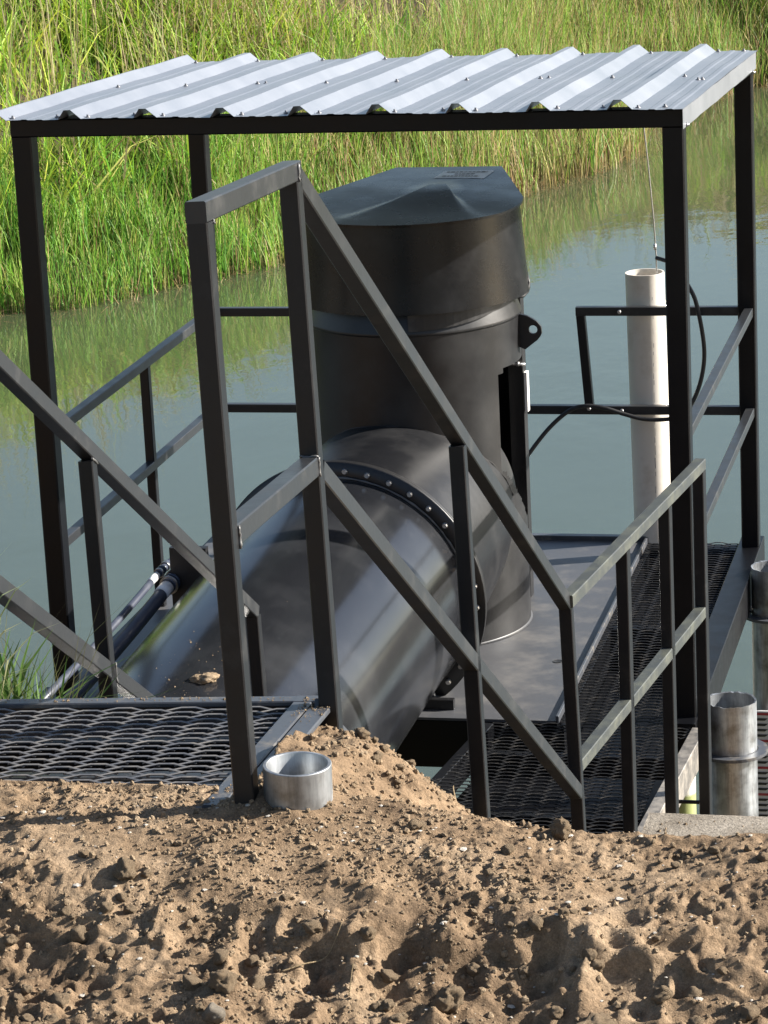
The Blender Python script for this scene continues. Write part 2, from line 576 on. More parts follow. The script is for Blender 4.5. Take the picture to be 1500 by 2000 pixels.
ss = np.linspace(0, TOTAL, 260)
tt = np.concatenate([np.linspace(-.8, 6, 40), np.linspace(6.5, 60, 30)])
SS, TT = np.meshgrid(ss, tt, indexing='ij')
P0 = wl_at(SS); NN = wl_n(SS)
BX = P0[..., 0] + NN[..., 0] * TT; BY = P0[..., 1] + NN[..., 1] * TT
BZ = bank_z(SS, np.minimum(TT, 14))
n1, n2 = SS.shape
idx = np.arange(n1 * n2).reshape(n1, n2)
F = np.stack([idx[:-1, :-1], idx[:-1, 1:], idx[1:, 1:], idx[1:, :-1]], -1).reshape(-1, 4)[:, ::-1]
tag(npmesh('far_bank', np.stack([BX, BY, BZ], -1).reshape(-1, 3), F, M['mud']), 'dark earth of the opposite bank under the grass', kind='structure')


def blades(P, h, wid, lean, col, tipcol, curl=1.0, az=None):
    """P (n,3) roots; returns arrays for bent grass blades, 7 verts each"""
    n = len(P)
    az = rng.uniform(0, 2 * np.pi, n) if az is None else az
    ld = np.stack([np.cos(az), np.sin(az), np.zeros(n)], -1)
    fa = az + np.pi / 2 + rng.normal(0, .9, n)
    wd = np.stack([np.cos(fa), np.sin(fa), np.zeros(n)], -1)
    fr = np.array([0, .38, .74, 1.0]); wf = np.array([.75, 1.0, .62, 0])
    V = np.zeros((n, 7, 3)); C = np.zeros((n, 7, 3))
    for i in range(4):
        f = fr[i]
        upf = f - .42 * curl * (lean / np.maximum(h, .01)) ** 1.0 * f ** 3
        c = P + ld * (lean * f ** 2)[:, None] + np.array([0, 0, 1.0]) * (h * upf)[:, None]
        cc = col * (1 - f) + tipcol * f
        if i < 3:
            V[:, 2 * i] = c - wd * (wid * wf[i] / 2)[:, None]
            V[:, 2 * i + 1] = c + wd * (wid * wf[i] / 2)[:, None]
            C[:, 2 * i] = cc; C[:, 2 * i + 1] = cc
        else:
            V[:, 6] = c; C[:, 6] = cc
    b = np.arange(n)[:, None] * 7
    F = np.concatenate([b + np.array([[0, 1, 3]]), b + np.array([[0, 3, 2]]), b + np.array([[2, 3, 5]]), b + np.array([[2, 5, 4]]), b + np.array([[4, 5, 6]])])
    return V.reshape(-1, 3), F, C.reshape(-1, 3)


def bank_pts(n, s0, s1, t0, t1, pw=1.0):
    s = rng.uniform(s0, s1, n); t = t0 + (t1 - t0) * rng.random(n) ** pw
    p = wl_at(s); nn = wl_n(s)
    return np.stack([p[:, 0] + nn[:, 0] * t, p[:, 1] + nn[:, 1] * t, bank_z(s, t)], -1), s, t


def mixcol(n, cols, wts):
    cols = np.array(cols); i = rng.choice(len(cols), n, p=np.array(wts) / sum(wts))
    c = cols[i] * rng.uniform(.78, 1.42, (n, 1))
    return c * (1 + rng.normal(0, .06, (n, 3)))


sA = float(cum[3]) - 3.0                      # a little outside the left of the view
sB = float(cum[-4]) + 1.0
sR = float(np.interp(30.0 * S, WL[:18, 1], cum[:18]))
# fine green reeds at the water's edge
P, s, t = bank_pts(62000, sA, sB + 2, -.12, 2.1, .9)
clump = vnoise(s, t * 2, .55, 31)
kq = rng.random(len(P)) < .40 + .60 * sstep(-.6, .1, clump + .5 * vnoise(s, t * 2, .22, 32))
P, s, t, clump = P[kq], s[kq], t[kq], clump[kq]
h = (.42 + .16 * clump + .34 * sstep(.0, 1.6, t)) * rng.uniform(.6, 1.15, len(P))
rr = sstep(sR - 7, sR - 1.0, s)                    # drier towards the right end
h = h * (1 + .55 * rr)
col = mixcol(len(P), [(.14, .30, .035), (.22, .37, .05), (.09, .22, .035), (.32, .36, .08)], [4, 3, 2.5, 1])
dry = mixcol(len(P), [(.36, .27, .13), (.27, .19, .09), (.40, .32, .18)], [2, 2, 1])
k = (rng.random(len(P)) < .05 + .30 * rr)[:, None]
col = np.where(k, dry, col)
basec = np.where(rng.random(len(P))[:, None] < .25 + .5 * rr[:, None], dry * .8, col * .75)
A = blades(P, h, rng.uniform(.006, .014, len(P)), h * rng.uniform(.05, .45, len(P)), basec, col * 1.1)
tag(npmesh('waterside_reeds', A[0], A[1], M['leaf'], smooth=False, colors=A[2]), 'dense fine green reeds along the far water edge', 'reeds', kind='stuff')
# low tangled dead litter at the waterline
P, s, t = bank_pts(9000, sA, sB, -.25, .6)
h = rng.uniform(.08, .30, len(P))
c = mixcol(len(P), [(.33, .24, .12), (.22, .15, .07), (.15, .17, .05)], [2, 2, 1])
A = blades(P, h, rng.uniform(.005, .011, len(P)), h * rng.uniform(.4, 1.6, len(P)), c * .8, c)
tag(npmesh('dead_reed_litter', A[0], A[1], M['leaf'], smooth=False, colors=A[2]), 'tangled straw coloured dead reed at the waterline', 'dead reeds', kind='stuff')
# tall arching cane grass up the bank
P, s, t = bank_pts(74000, sA - 2, sB + 4, 1.0, 9.5, 1.0)
pn = vnoise(s, t, 1.6, 41) + .6 * vnoise(s, t, .7, 42)
kp = rng.random(len(P)) < .14 + .86 * sstep(-.35, .40, pn)
P, s, t, pn = P[kp], s[kp], t[kp], pn[kp]
h = (1.05 + .30 * pn) * rng.uniform(.45, 1.2, len(P))
right = sstep(sR - 2.5, sR + 3.5, s)
dn = vnoise(s, t, 2.2, 43) + .5 * vnoise(s, t, .8, 44)
green = mixcol(len(P), [(.25, .39, .035), (.34, .43, .05), (.15, .30, .035), (.42, .44, .11)], [4, 3, 3, 1.5])
dry = mixcol(len(P), [(.30, .22, .11), (.20, .14, .075), (.38, .31, .17), (.24, .22, .10)], [3, 2, 1.5, 2])
k = rng.random(len(P)) < np.clip(.05 + .24 * np.maximum(0, dn) + .55 * right * sstep(1.0, 4.5, t), 0, .75)
col = np.where(k[:, None], dry, green)
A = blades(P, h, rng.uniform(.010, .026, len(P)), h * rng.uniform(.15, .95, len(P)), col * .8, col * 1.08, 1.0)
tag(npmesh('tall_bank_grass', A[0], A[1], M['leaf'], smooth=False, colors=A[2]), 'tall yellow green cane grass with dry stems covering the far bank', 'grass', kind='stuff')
# upright dry stalks standing in it
P, s, t = bank_pts(2600, sA - 2, sB + 4, 1.6, 8)
h = rng.uniform(.9, 1.9, len(P))
c = mixcol(len(P), [(.34, .26, .14), (.42, .35, .2), (.3, .3, .11)], [2, 2, 1])
A = blades(P, h, rng.uniform(.007, .013, len(P)), h * rng.uniform(.02, .25, len(P)), c * .9, c)
tag(npmesh('dry_stalks', A[0], A[1], M['leaf'], smooth=False, colors=A[2]), 'thin upright dry stalks among the tall bank grass', 'grass', kind='stuff')

# ------------------------------------------------------------------ platform frame constants
XL, XR, YF, YB = -3.7597, -1.3648, 10.5519, 12.7999     # right/front edges of the canopy posts
PW = .0756
XG, XE, YD, VB = -1.8726, -1.4595, 10.4977, 12.921
ZPR, ZPM = 1.073, .634
T = .038


def expanded(mb, inside, x0, x1, y0, y1, zf, tf=None, Lw=.135, Sw=.034, tk=.0023):
    """raised expanded metal grating: zig-zag strands, kept where inside(x,y)"""
    A = Sw / 4
    rows = int((y1 - y0) / (Sw / 2)) + 1
    # wave over one period: flat up, slope down, flat down, slope up
    ks = [(-.11, 1), (.11, 1), (.39, -1), (.61, -1)]
    for j in range(rows):
        yb = y0 + j * Sw / 2
        ph = 0 if j % 2 == 0 else .5
        pts = []
        n0 = int(math.floor(x0 / Lw)) - 1; n1 = int(math.ceil(x1 / Lw)) + 1
        for q in range(n0, n1 + 1):
            for (fx, wv) in ks:
                pts.append(((q + ph + fx) * Lw, yb + wv * A, wv * .0018))
        for a, b in zip(pts[:-1], pts[1:]):
            if b[0] <= x0 or a[0] >= x1: continue
            if a[2] < 0 and b[2] < 0: continue          # lower half of the bond lies under the neighbouring strand
            def clip(p, q, xx):
                f = (xx - p[0]) / (q[0] - p[0]); return tuple(p[i] + (q[i] - p[i]) * f for i in range(3))
            a_, b_ = a, b
            if a[0] < x0: a_ = clip(a, b, x0)
            if b[0] > x1: b_ = clip(a, b, x1)
            if not inside((a_[0] + b_[0]) / 2, (a_[1] + b_[1]) / 2): continue
            pa = Vector((a_[0], a_[1], zf + a_[2])); pb = Vector((b_[0], b_[1], zf + b_[2]))
            upv = Vector((0, 1.0, .35))
            if tf:
                pa2, pb2 = Vector(tf(*pa)), Vector(tf(*pb)); up2 = Vector(tf(*(pa + upv))) - pa2
                pa, pb, upv = pa2, pb2, up2
            d = (pb - pa).normalized(); u = (upv - d * upv.dot(d)).normalized(); r = d.cross(u)
            a1, b1 = tk / 2, .0021
            n = len(mb.v)
            for p in (pa - d * .001, pb + d * .001):
                for (sx, sy) in ((-1, -1), (1, -1), (1, 1), (-1, 1)):
                    mb.v.append(tuple(p + r * (a1 * sx) + u * (b1 * sy)))
            for i in range(4):
                k2 = (i + 1) % 4
                mb.f.append((n + i, n + 4 + i, n + 4 + k2, n + k2)); mb.sm.append(False)
    return mb


# ------------------------------------------------------------------ platform
plat = empty('pump_platform', (-2.6, 11.7, 0), 'black steel pump platform with plate deck, grating and guard rails over the water', 'platform')
d = MB()
d.box(XL - .10, XG, YD, VB, -.010, 0.0)
dk = d.build('deck_plate', M['deck'], plat)
# drain hole shown as a short dark sleeve, low rim angle at the plate edges
h_ = MB(); h_.ring((-1.985, 11.19, .0015), (0, 0, 1), [(.0, .0), (.016, .0), (.019, .0008)], 20); h_.build('drain_hole', M['cable'], dk)
d = MB()
d.bar((XL - .1, VB - .004, .006), (XG, VB - .004, .006), .04, .03)
d.bar((XG + .0, YD, .004), (XG + .0, VB, .004), .012, .03)
d.build('deck_edge_angle', M['angle'], plat)
g = MB()
expanded(g, lambda x, y: True, XG + .01, XE, YD + .01, VB, -.006)
g.build('grating', M['mesh'], plat)
g = MB()
def ins(x, y):
    lx = -2.208 + (y - 9.76) * .1328
    rx = -1.445 + (y - 9.54) * .0705
    return lx < x < rx
expanded(g, ins, -2.42, -1.37, 8.30, YD - .012, -.006)
g.build('grating', M['mesh'], plat)
# edge beams
for n_, a, b, wd, hh in (('edge_beam', (XE + .05, YD - .02, -.065), (XE + .05, VB + .06, -.065), .10, .15),
                         ('edge_beam', (XL - .07, YD - .0, -.09), (XL - .07, VB + .02, -.09), .10, .16),
                         ('edge_beam', (XL - .12, YD + .045, -.105), (XG, YD + .045, -.105), .085, .185),
                         ('edge_beam', (XL - .12, VB - .05, -.105), (XE, VB - .05, -.105), .085, .185),
                         ('cross_beam', (XL - .02, 11.7, -.09), (XE, 11.7, -.09), .06, .15),
                         ('cross_beam', (XG, YD, -.09), (XG, VB - .1, -.09), .05, .14)):
    MB().bar(a, b, wd, hh).build(n_, M['black'], plat)
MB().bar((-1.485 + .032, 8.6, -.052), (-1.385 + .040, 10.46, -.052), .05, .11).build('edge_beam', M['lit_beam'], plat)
MB().bar((-2.385, 8.35, -.055), (-2.125, 10.47, -.055), .04, .10).build('edge_beam', M['black'], plat)
MB().bar((-2.38, 8.32, -.055), (-1.48, 8.32, -.055), .05, .10).build('edge_beam', M['black'], plat)
for yy in (8.95, 9.6, 10.2):
    lx = -2.208 + (yy - 9.76) * .1328; rx = -1.445 + (yy - 9.54) * .0705
    MB().bar((lx + .01, yy, -.06), (rx, yy, -.06), .04, .08).build('cross_beam', M['black'], plat)
# added black sheets under the gratings, keeping the void below dark
tr0 = MB(); lx0, lx1 = -2.385, -2.135
n = len(tr0.v); tr0.v += [(-2.40, 8.36, -.17), (-1.49, 8.36, -.17), (-1.385, 10.44, -.17), (-2.14, 10.44, -.17)]; tr0.f.append((n, n + 1, n + 2, n + 3)); tr0.sm.append(False)
tr0.build('shade_sheet', M['black'], plat)
MB().quad((XG, YD + .09, -.17), (XE, YD + .09, -.17), (XE, VB - .1, -.17), (XG, VB - .1, -.17)).build('shade_sheet', M['black'], plat)
# base plate of the front left post
MB().box(XL - .16, XL + .08, YF - .06, YF + .14, .002, .012).build('base_plate', M['black'], plat)

def rail(name, a, b, parent, mat='rail', w_=T, h__=T, upv=(0, 0, 1)):
    if mat == 'rail' and name.endswith('_rail'): mat = 'handrail'
    return MB().bar(a, b, w_, h__, upv).build(name, M[mat], parent)

hz = T / 2
gr = plat
# back guard rail
yr = YB + .02 + T / 2
rail('top_rail', (XL - .01, yr, ZPR - hz), (-2.95, yr, ZPR - hz), gr)
rail('top_rail', (-2.145, yr, ZPR - hz), (XR - PW + .002, yr, ZPR - hz), gr)
rail('mid_rail', (XL - .01, yr, ZPM - hz), (XR - PW + .002, yr, ZPM - hz), gr)
rail('baluster', (-2.125, yr, ZPR - T), (-2.098, yr, ZPM), gr, upv=(0, 1, 0))
rail('baluster', (-2.97, yr, ZPR - T), (-2.95, yr, 0), gr, upv=(0, 1, 0))
# side guard rails, right and left
for xs in (XR - .01 - T / 2, XL - .01 - T / 2):
    y0 = YF + PW
    rail('top_rail', (xs, y0, ZPR - hz), (xs, YB, ZPR - hz), gr)
    rail('mid_rail', (xs, y0, ZPM - hz), (xs, YB, ZPM - hz), gr)
rail('baluster', (XL - .03, 11.815, ZPR - T), (XL - .03, 11.815, -.02), gr, upv=(0, 1, 0))
# lower walkway guard rail, rotated a little outward
g0 = (-1.4302, 8.349); gs = .1395
G = lambda y: g0[0] + gs * (y - g0[1]) - T / 2
zt0, zt1, zm0, zm1 = 1.163 - .012, 1.163 + .013, .649 - .018, .649 + .020
yg = (8.349, 8.9027, 9.3823, 9.8046)
lr = plat
def zl(y, a, b): return a + (b - a) * (y - yg[0]) / (yg[3] - yg[0])
p0 = (G(yg[0]), yg[0], zt0 - hz); p1 = (G(yg[3] + T), yg[3] + T, zt1 - hz)
tr_ = rail('top_rail', p0, p1, lr, 'weathered_rail')
rail('mid_rail', (G(yg[0] + T), yg[0] + T, zm0 - hz), (G(yg[3]), yg[3], zm1 - hz), lr, 'weathered_rail')
for i, y in enumerate(yg[1:]):
    yc = y + T / 2
    rail('post', (G(yc), yc, zl(y, zt0, zt1) - T), (G(yc), yc, (-.12, -.20, -.16)[i]), lr, upv=(gs, 1, 0))
# strap brackets from the posts to the beam
for (y, z0_) in ((9.40, -.15), (9.82, -.12)):
    rx = -1.445 + (y - 9.54) * .0705 + .06
    MB().bar((rx - .02, y, z0_), (G(y), y, z0_), .012, .012).build('strap_bracket', M['black'], lr)
    MB().bar((rx - .02, y, z0_ + .08), (G(y), y, z0_ + .08), .012, .012).build('strap_bracket', M['black'], lr)

# ------------------------------------------------------------------ canopy
can = empty('canopy', (-2.6, 11.7, 0), 'open steel canopy with ribbed metal roof on four square black posts', 'canopy')
ZF, ZB = 2.181, 2.075
for (x, y, zt) in ((XL, YF, ZF), (XR, YF, ZF), (XL, YB, ZB), (XR, YB, ZB)):
    zb = .0 if x == XR else -.0
    MB().bar((x - PW / 2, y + PW / 2, zb), (x - PW / 2, y + PW / 2, zt), PW, PW, (0, 1, 0), .005).build('post', M['black'], can)
hb = .066
MB().bar((XL - PW, YF + PW / 2, ZF + hb / 2), (XR, YF + PW / 2, ZF + hb / 2), PW, hb, (0, 0, 1), .005).build('front_beam', M['black'], can)
MB().bar((XL - PW, YB + PW / 2, ZB + hb / 2), (XR, YB + PW / 2, ZB + hb / 2), PW, hb, (0, 0, 1), .005).build('back_beam', M['black'], can)
for x in (XL - PW / 2, XR - PW / 2):
    MB().bar((x, YF + PW, ZF + hb / 2 - .006), (x, YB, ZB + hb / 2 - .008), PW - .002, hb - .002, (0, 0, 1), .005).build('side_beam', M['black'], can)
MB().bar((XL, 11.75, 2.155), (XR - PW, 11.75, 2.155), .06, .06).build('purlin', M['black'], can)
# ribbed sheet
prof = []
pitch = .2867
rib = [-3.880 + pitch * i for i in range(9)]
hr_ = .033
prof.append((-3.897, hr_ - .006))
for i, xc in enumerate(rib):
    if i > 0:
        prof.append((xc - .036, 0)); prof.append((xc - .013, hr_))
    prof.append((xc + .013, hr_)); prof.append((xc + .052, 0))
    nxt = rib[i + 1] if i < 8 else -1.30
    a = xc + .052; L_ = (nxt - .036) - a
    for q in ((.30, .40), (.60, .70)):
        x0_, x1_ = a + L_ * q[0], a + L_ * q[1]
        if x1_ < -1.37:
            mid = (x0_ + x1_) / 2
            prof += [(x0_ - .006, 0), (x0_ + .002, .0022), (x1_ - .002, .0022), (x1_ + .006, 0)]
prof = [p for p in prof if p[0] < -1.362] + [(-1.358, 0)]
y0_, y1_ = 10.49, 12.985
zf0, zf1 = 2.2535, 2.146
mbr = MB()
NY = 14
for side, off in ((0, .0012), (1, 0.0)):
    base = len(mbr.v)
    for j in range(NY + 1):
        f = j / NY
        y = y0_ + (y1_ - y0_) * f; z = zf0 + (zf1 - zf0) * f
        for i, (x, zz) in enumerate(prof):
            wob = .0016 * math.sin(7.3 * x + 3.1 * y) + .001 * math.sin(23 * x + 9 * y)
            edge = .004 * math.sin(31 * x) if j == 0 else 0
            mbr.v.append((x, y + edge, z + zz + wob + off))
    n = len(prof)
    for j in range(NY):
        for i in range(n - 1):
            q = (base + j * n + i, base + j * n + i + 1, base + (j + 1) * n + i + 1, base + (j + 1) * n + i)
            mbr.f.append(q if side == 0 else q[::-1]); mbr.sm.append(False)
sheet = mbr.build('roof_sheet', M['roof'], can)
# right edge flashing
fl = MB()
for j in range(24):
    f0, f1 = j / 24, (j + 1) / 24
    def fp(f, top):
        y = y0_ + .02 + (y1_ - y0_ - .05) * f; z = zf0 + (zf1 - zf0) * f
        wv = .003 * math.sin(19 * f) + .002 * math.sin(47 * f + 1)
        return (XR + .0035 + wv * .4, y, z - (.001 + .002 * abs(math.sin(9 * f)) if top else .072))
    fl.quad(fp(f0, 0), fp(f1, 0), fp(f1, 1), fp(f0, 1))
fl.build('edge_flashing', M['roof'], can)
# screws
sc = MB()
sc.ring((0, 0, 0), (0, 0, 1), [(0, .010), (.0045, .010), (.0045, .004), (.0095, .003), (.0095, 0), (0, 0)], 10)
first = None
def screw(x, y):
    global first
    f = (y - y0_) / (y1_ - y0_); z = zf0 + (zf1 - zf0) * f + .002
    if first is None:
        o = sc.build('screw', M['screw'], None); first = o
    else:
        o = first.copy(); COL.objects.link(o)
    o.location = (x, y, z)
    attach(o, sheet)
for i, xc in enumerate(rib):
    for y, dx in ((10.56, .062), (11.78, .075), (12.93, .066)):
        screw(xc + dx + random.uniform(-.006, .006), y + random.uniform(-.02, .02))
    if i in (0, 1, 3, 5, 7): screw(xc + .225, 10.575 + random.uniform(-.015, .015))
    if i in (2, 6): screw(xc + .11, 11.80)
screw(-1.43, 10.57); screw(-1.44, 11.60); screw(-1.425, 11.61); screw(-1.41, 12.93)
for y, z in ((10.60, 2.184), (12.82, 2.075)):
    o = first.copy(); COL.objects.link(o); o.location = (XR + .005, y, z); o.rotation_euler = (0, math.pi / 2, 0); attach(o, can)

# ------------------------------------------------------------------ pump
CX, CY, RC = -2.617, 11.697, .431
pump = empty('axial_pump', (CX, CY, 0), 'large black vertical axial pump column with faceted hood under the canopy', 'pump')
col = MB()
NS = 240
def cyl_v(a, z, r=RC): return (CX + r * math.cos(a), CY + r * math.sin(a), z)
zs = [0, .12, .30, .42, .50, .58, .66, .72, .85, 1.0, 1.085, 1.105, 1.12, 1.29]
# side slot between -29 and +38 degrees
def hole(adeg, z):
    adeg = (adeg + 180) % 360 - 180
    if -29 < adeg < 40 and z < 1.10:
        low = .67 if adeg < -24 else max(.44, .67 - (adeg + 24) * .0085)
        if adeg < -24: return .68 < z < 1.085
        return z > low
    return False
zs = [0, .06] + [.12 + .01 * i for i in range(118)]
for i in range(NS):
    a0, a1 = 2 * math.pi * i / NS, 2 * math.pi * (i + 1) / NS
    for z0_, z1_ in zip(zs[:-1], zs[1:]):
        if hole(math.degrees((a0 + a1) / 2), (z0_ + z1_) / 2): continue
        col.quad(cyl_v(a0, z0_), cyl_v(a1, z0_), cyl_v(a1, z1_), cyl_v(a0, z1_), True)
        col.quad(cyl_v(a0, z1_, RC - .012), cyl_v(a1, z1_, RC - .012), cyl_v(a1, z0_, RC - .012), cyl_v(a0, z0_, RC - .012), True)
co = col.build('column', M['column'], pump)
bm_ = MB(); bm_.ring((CX, CY, 0), (0, 0, 1), [(RC, .003), (RC + .007, .002), (RC, .009)], 72); bm_.build('base_weld', M['deck'], pump)
sh = MB()
sh.ring((CX, CY, 0), (0, 0, 1), [(RC - .01, 1.275), (RC + .003, 1.278), (RC + .006, 1.284), (RC + .004, 1.292), (RC - .012, 1.335), (RC - .03, 1.40)], 96)
sh.build('shoulder_ring', M['column'], pump)
RH = .449
# faceted lid
ld_ = MB()
LY = 11.80
def outline(n=60):
    """round front, tapering straight towards the back"""
    r = RH + .010
    P_ = []
    for i in range(n + 1):
        a_ = math.radians(-193 + 206 * i / n)
        P_.append((CX + r * math.cos(a_), CY + r * math.sin(a_)))
    for k_ in range(1, 7):
        f_ = k_ / 6
        P_.append((P_[n][0] + (-2.365 - P_[n][0]) * f_, P_[n][1] + (12.40 - P_[n][1]) * f_))
    x0q = -2.365
    for k_ in range(1, 6): P_.append((x0q + (-2.815 - x0q) * k_ / 5, 12.40))
    for k_ in range(1, 6):
        f_ = k_ / 6
        P_.append((-2.815 + (P_[0][0] + 2.815) * f_, 12.40 + (P_[0][1] - 12.40) * f_))
    return P_
OL = outline()
def lid_z(x, y):
    z = 1.722 + .038 * max(0, (y - 11.5)) / .9
    # crease: front centre panel pressed up towards a peak
    return z
PKX, PKY, PKZ = -2.53, 11.98, 1.779
def wedge(a_):
    q_ = abs(a_ + 82)
    return .30 + .70 * float(sstep(44, 36, np.array(q_)))
rings = [1.0, .86, .7, .5, .3, .12]
vid = []
for f_ in rings:
    row = []
    for (x, y) in OL:
        xx = PKX + (x - PKX) * f_; yy = PKY + (y - PKY) * f_
        a_ = math.degrees(math.atan2(y - CY, x - CX))
        z = lid_z(xx, yy)
        w_ = wedge(a_)
        z += (PKZ - lid_z(PKX, PKY)) * (1 - f_) * w_
        row.append(len(ld_.v)); ld_.v.append((xx, yy, z))
    vid.append(row)
nO = len(OL)
for r0_, r1_ in zip(vid[:-1], vid[1:]):
    for i in range(nO):
        j = (i + 1) % nO
        ld_.f.append((r0_[i], r0_[j], r1_[j], r1_[i])); ld_.sm.append(True)
ld_.f.append(tuple(vid[-1])); ld_.sm.append(True)
for i in range(nO):
    j = (i + 1) % nO
    a_, b_ = OL[i], OL[j]
    ld_.quad((a_[0], a_[1], lid_z(*a_) - .010), (b_[0], b_[1], lid_z(*b_) - .010), (b_[0], b_[1], lid_z(*b_)), (a_[0], a_[1], lid_z(*a_)))
lid = ld_.build('hood_lid', M['hood'], pump, auto=30)
hd = MB()
HP = [(1.372, 1.050), (1.39, 1.046), (1.46, 1.026), (1.55, 1.010), (1.715, .985)]
def hood_pt(p, sc_, ins=0.0):
    dx, dy = p[0] - CX, p[1] - CY; L_ = math.hypot(dx, dy); k_ = sc_ * .985 - ins / L_
    return (CX + dx * k_, CY + dy * k_)
for i in range(nO):
    j = (i + 1) % nO
    for (z0_, s0_), (z1_, s1_) in zip(HP[:-1], HP[1:]):
        a0, b0, a1, b1 = hood_pt(OL[i], s0_), hood_pt(OL[j], s0_), hood_pt(OL[i], s1_), hood_pt(OL[j], s1_)
        hd.quad((*a0, z0_), (*b0, z0_), (*b1, z1_), (*a1, z1_), True)
        a0, b0, a1, b1 = hood_pt(OL[i], s0_, .006), hood_pt(OL[j], s0_, .006), hood_pt(OL[i], s1_, .006), hood_pt(OL[j], s1_, .006)
        hd.quad((*a1, z1_), (*b1, z1_), (*b0, z0_), (*a0, z0_), True)
hood = hd.build('hood', M['hood'], pump)
def weld_verts(o, dist=.0002):
    bm = bmesh.new(); bm.from_mesh(o.data); bmesh.ops.remove_doubles(bm, verts=bm.verts, dist=dist); bm.to_mesh(o.data); bm.free()
weld_verts(hood); weld_verts(co)
for q_ in (hood, co):
    q_.data.set_sharp_from_angle(angle=R(35))
# sticker on the lid behind the peak
st = MB()
def lid_surf(x, y):
    best = None
    for i in range(nO):
        p, q = OL[i], OL[(i + 1) % nO]
        dx, dy = x - PKX, y - PKY
        ex, ey = q[0] - p[0], q[1] - p[1]
        det = dx * (-ey) + dy * ex
        if abs(det) < 1e-12: continue
        rx_, ry_ = p[0] - PKX, p[1] - PKY
        t_ = (rx_ * (-ey) + ry_ * ex) / det; u_ = (dx * ry_ - dy * rx_) / det
        if t_ > 0 and -1e-6 <= u_ <= 1 + 1e-6 and (best is None or t_ < best): best = t_
    f_ = 1 / best
    a_ = math.degrees(math.atan2(PKY + (y - PKY) * best - CY, PKX + (x - PKX) * best - CX))
    w_ = wedge(a_)
    return lid_z(x, y) + (PKZ - lid_z(PKX, PKY)) * (1 - f_) * w_
def lp_(u_, v_, dz):
    x = -2.60 + .21 * u_ + .015 * v_; y = 12.13 + .17 * v_
    return (x, y, lid_surf(x, y) + dz)
for i in range(6):
    st.quad(lp_(i / 6, 0, .0012), lp_((i + 1) / 6, 0, .0012), lp_((i + 1) / 6, 1, .0012), lp_(i / 6, 1, .0012))
sk = st.build('sticker', M['label'], pump)
pr = MB()
for r_, (q0, q1) in enumerate(((.08, .9), (.3, .7), (.12, .85))):
    v0 = .74 - .28 * r_
    x_ = q0
    while x_ < q1:
        wq = random.uniform(.03, .09); b_ = min(x_ + wq, q1)
        pr.quad(lp_(x_, v0, .0024), lp_(b_, v0, .0024), lp_(b_, v0 + .12, .0024), lp_(x_, v0 + .12, .0024)); x_ += wq + .02
tag(pr.build('print', M['print'], sk), kind='stuff')
# slot opening in the skirt, bolt heads, lifting lug, cable loop
sl_ = MB()
for i in range(14):
    a0 = math.radians(-80 + 4.0 * i); a1 = math.radians(-80 + 4.0 * (i + 1))
    zt_, f0_, f1_ = 1.371, i / 14, (i + 1) / 14
    sl_.quad(cyl_v(a0, 1.300 + .05 * f0_ ** 2, RC + .0075), cyl_v(a1, 1.300 + .05 * f1_ ** 2, RC + .0075), cyl_v(a1, zt_, RC + .0065), cyl_v(a0, zt_, RC + .0065), True)
sl_.build('louvre_slot', M['cable'], pump)
bl = MB(); bl.ring((0, 0, 0), (0, 0, 1), [(.0, .010), (.007, .010), (.009, .006), (.009, 0)], 8, smooth=False)
bolt0 = bl.build('bolt', M['bolt'], None)
def put_bolt(p, nrm, parent, s=1.0, src=[bolt0, False]):
    if not src[1]: o = src[0]; src[1] = True
    else: o = src[0].copy(); COL.objects.link(o)
    q = Vector(nrm).to_track_quat('Z', 'Y')
    o.matrix_basis = Matrix.Translation(Vector(p)) @ q.to_matrix().to_4x4() @ Matrix.Scale(s, 4)
    return attach(o, parent)
for a_ in (-83, 20, -150, 100):
    put_bolt(cyl_v(math.radians(a_), 1.477, RH + .002), (math.cos(math.radians(a_)), math.sin(math.radians(a_)), 0), hood, .9)
lug = MB()
pts = [(-2.195, 1.285), (-2.172, 1.285), (-2.118, 1.255), (-2.098, 1.232), (-2.094, 1.205), (-2.104, 1.182), (-2.150, 1.147), (-2.158, 1.137), (-2.195, 1.137)]
hc, hr = (-2.129, 1.218), .0175
hole_pts = [(hc[0] + hr * math.cos(2 * math.pi * i / 16), hc[1] + hr * math.sin(2 * math.pi * i / 16)) for i in range(16)]
for yy, fl_ in ((11.692, 1), (11.708, 0)):
    # triangulated ring between outline and hole
    out = []
    for i in range(16):
        a_ = 2 * math.pi * i / 16
        dx, dz = math.cos(a_), math.sin(a_)
        best = 9
        for (p, q) in zip(pts, pts[1:] + pts[:1]):
            ex, ez = q[0] - p[0], q[1] - p[1]
            det = dx * (-ez) - dz * (-ex)
            if abs(det) < 1e-9: continue
            rx_, rz_ = p[0] - hc[0], p[1] - hc[1]
            t_ = (rx_ * (-ez) - rz_ * (-ex)) / det; u_ = (dx * rz_ - dz * rx_) / det
            if t_ > 0 and -1e-6 <= u_ <= 1 + 1e-6: best = min(best, t_)
        out.append((hc[0] + dx * best, hc[1] + dz * best))
    for i in range(16):
        j = (i + 1) % 16
        q = [(hole_pts[i][0], yy, hole_pts[i][1]), (out[i][0], yy, out[i][1]), (out[j][0], yy, out[j][1]), (hole_pts[j][0], yy, hole_pts[j][1])]
        lug.quad(*(q if fl_ else q[::-1]))
    if fl_:
        for P_ in (out, hole_pts):
            for i in range(16):
                j = (i + 1) % 16
                lug.quad((P_[i][0], 11.692, P_[i][1]), (P_[j][0], 11.692, P_[j][1]), (P_[j][0], 11.708, P_[j][1]), (P_[i][0], 11.708, P_[i][1]))
lug.build('lifting_lug', M['flange'], pump)
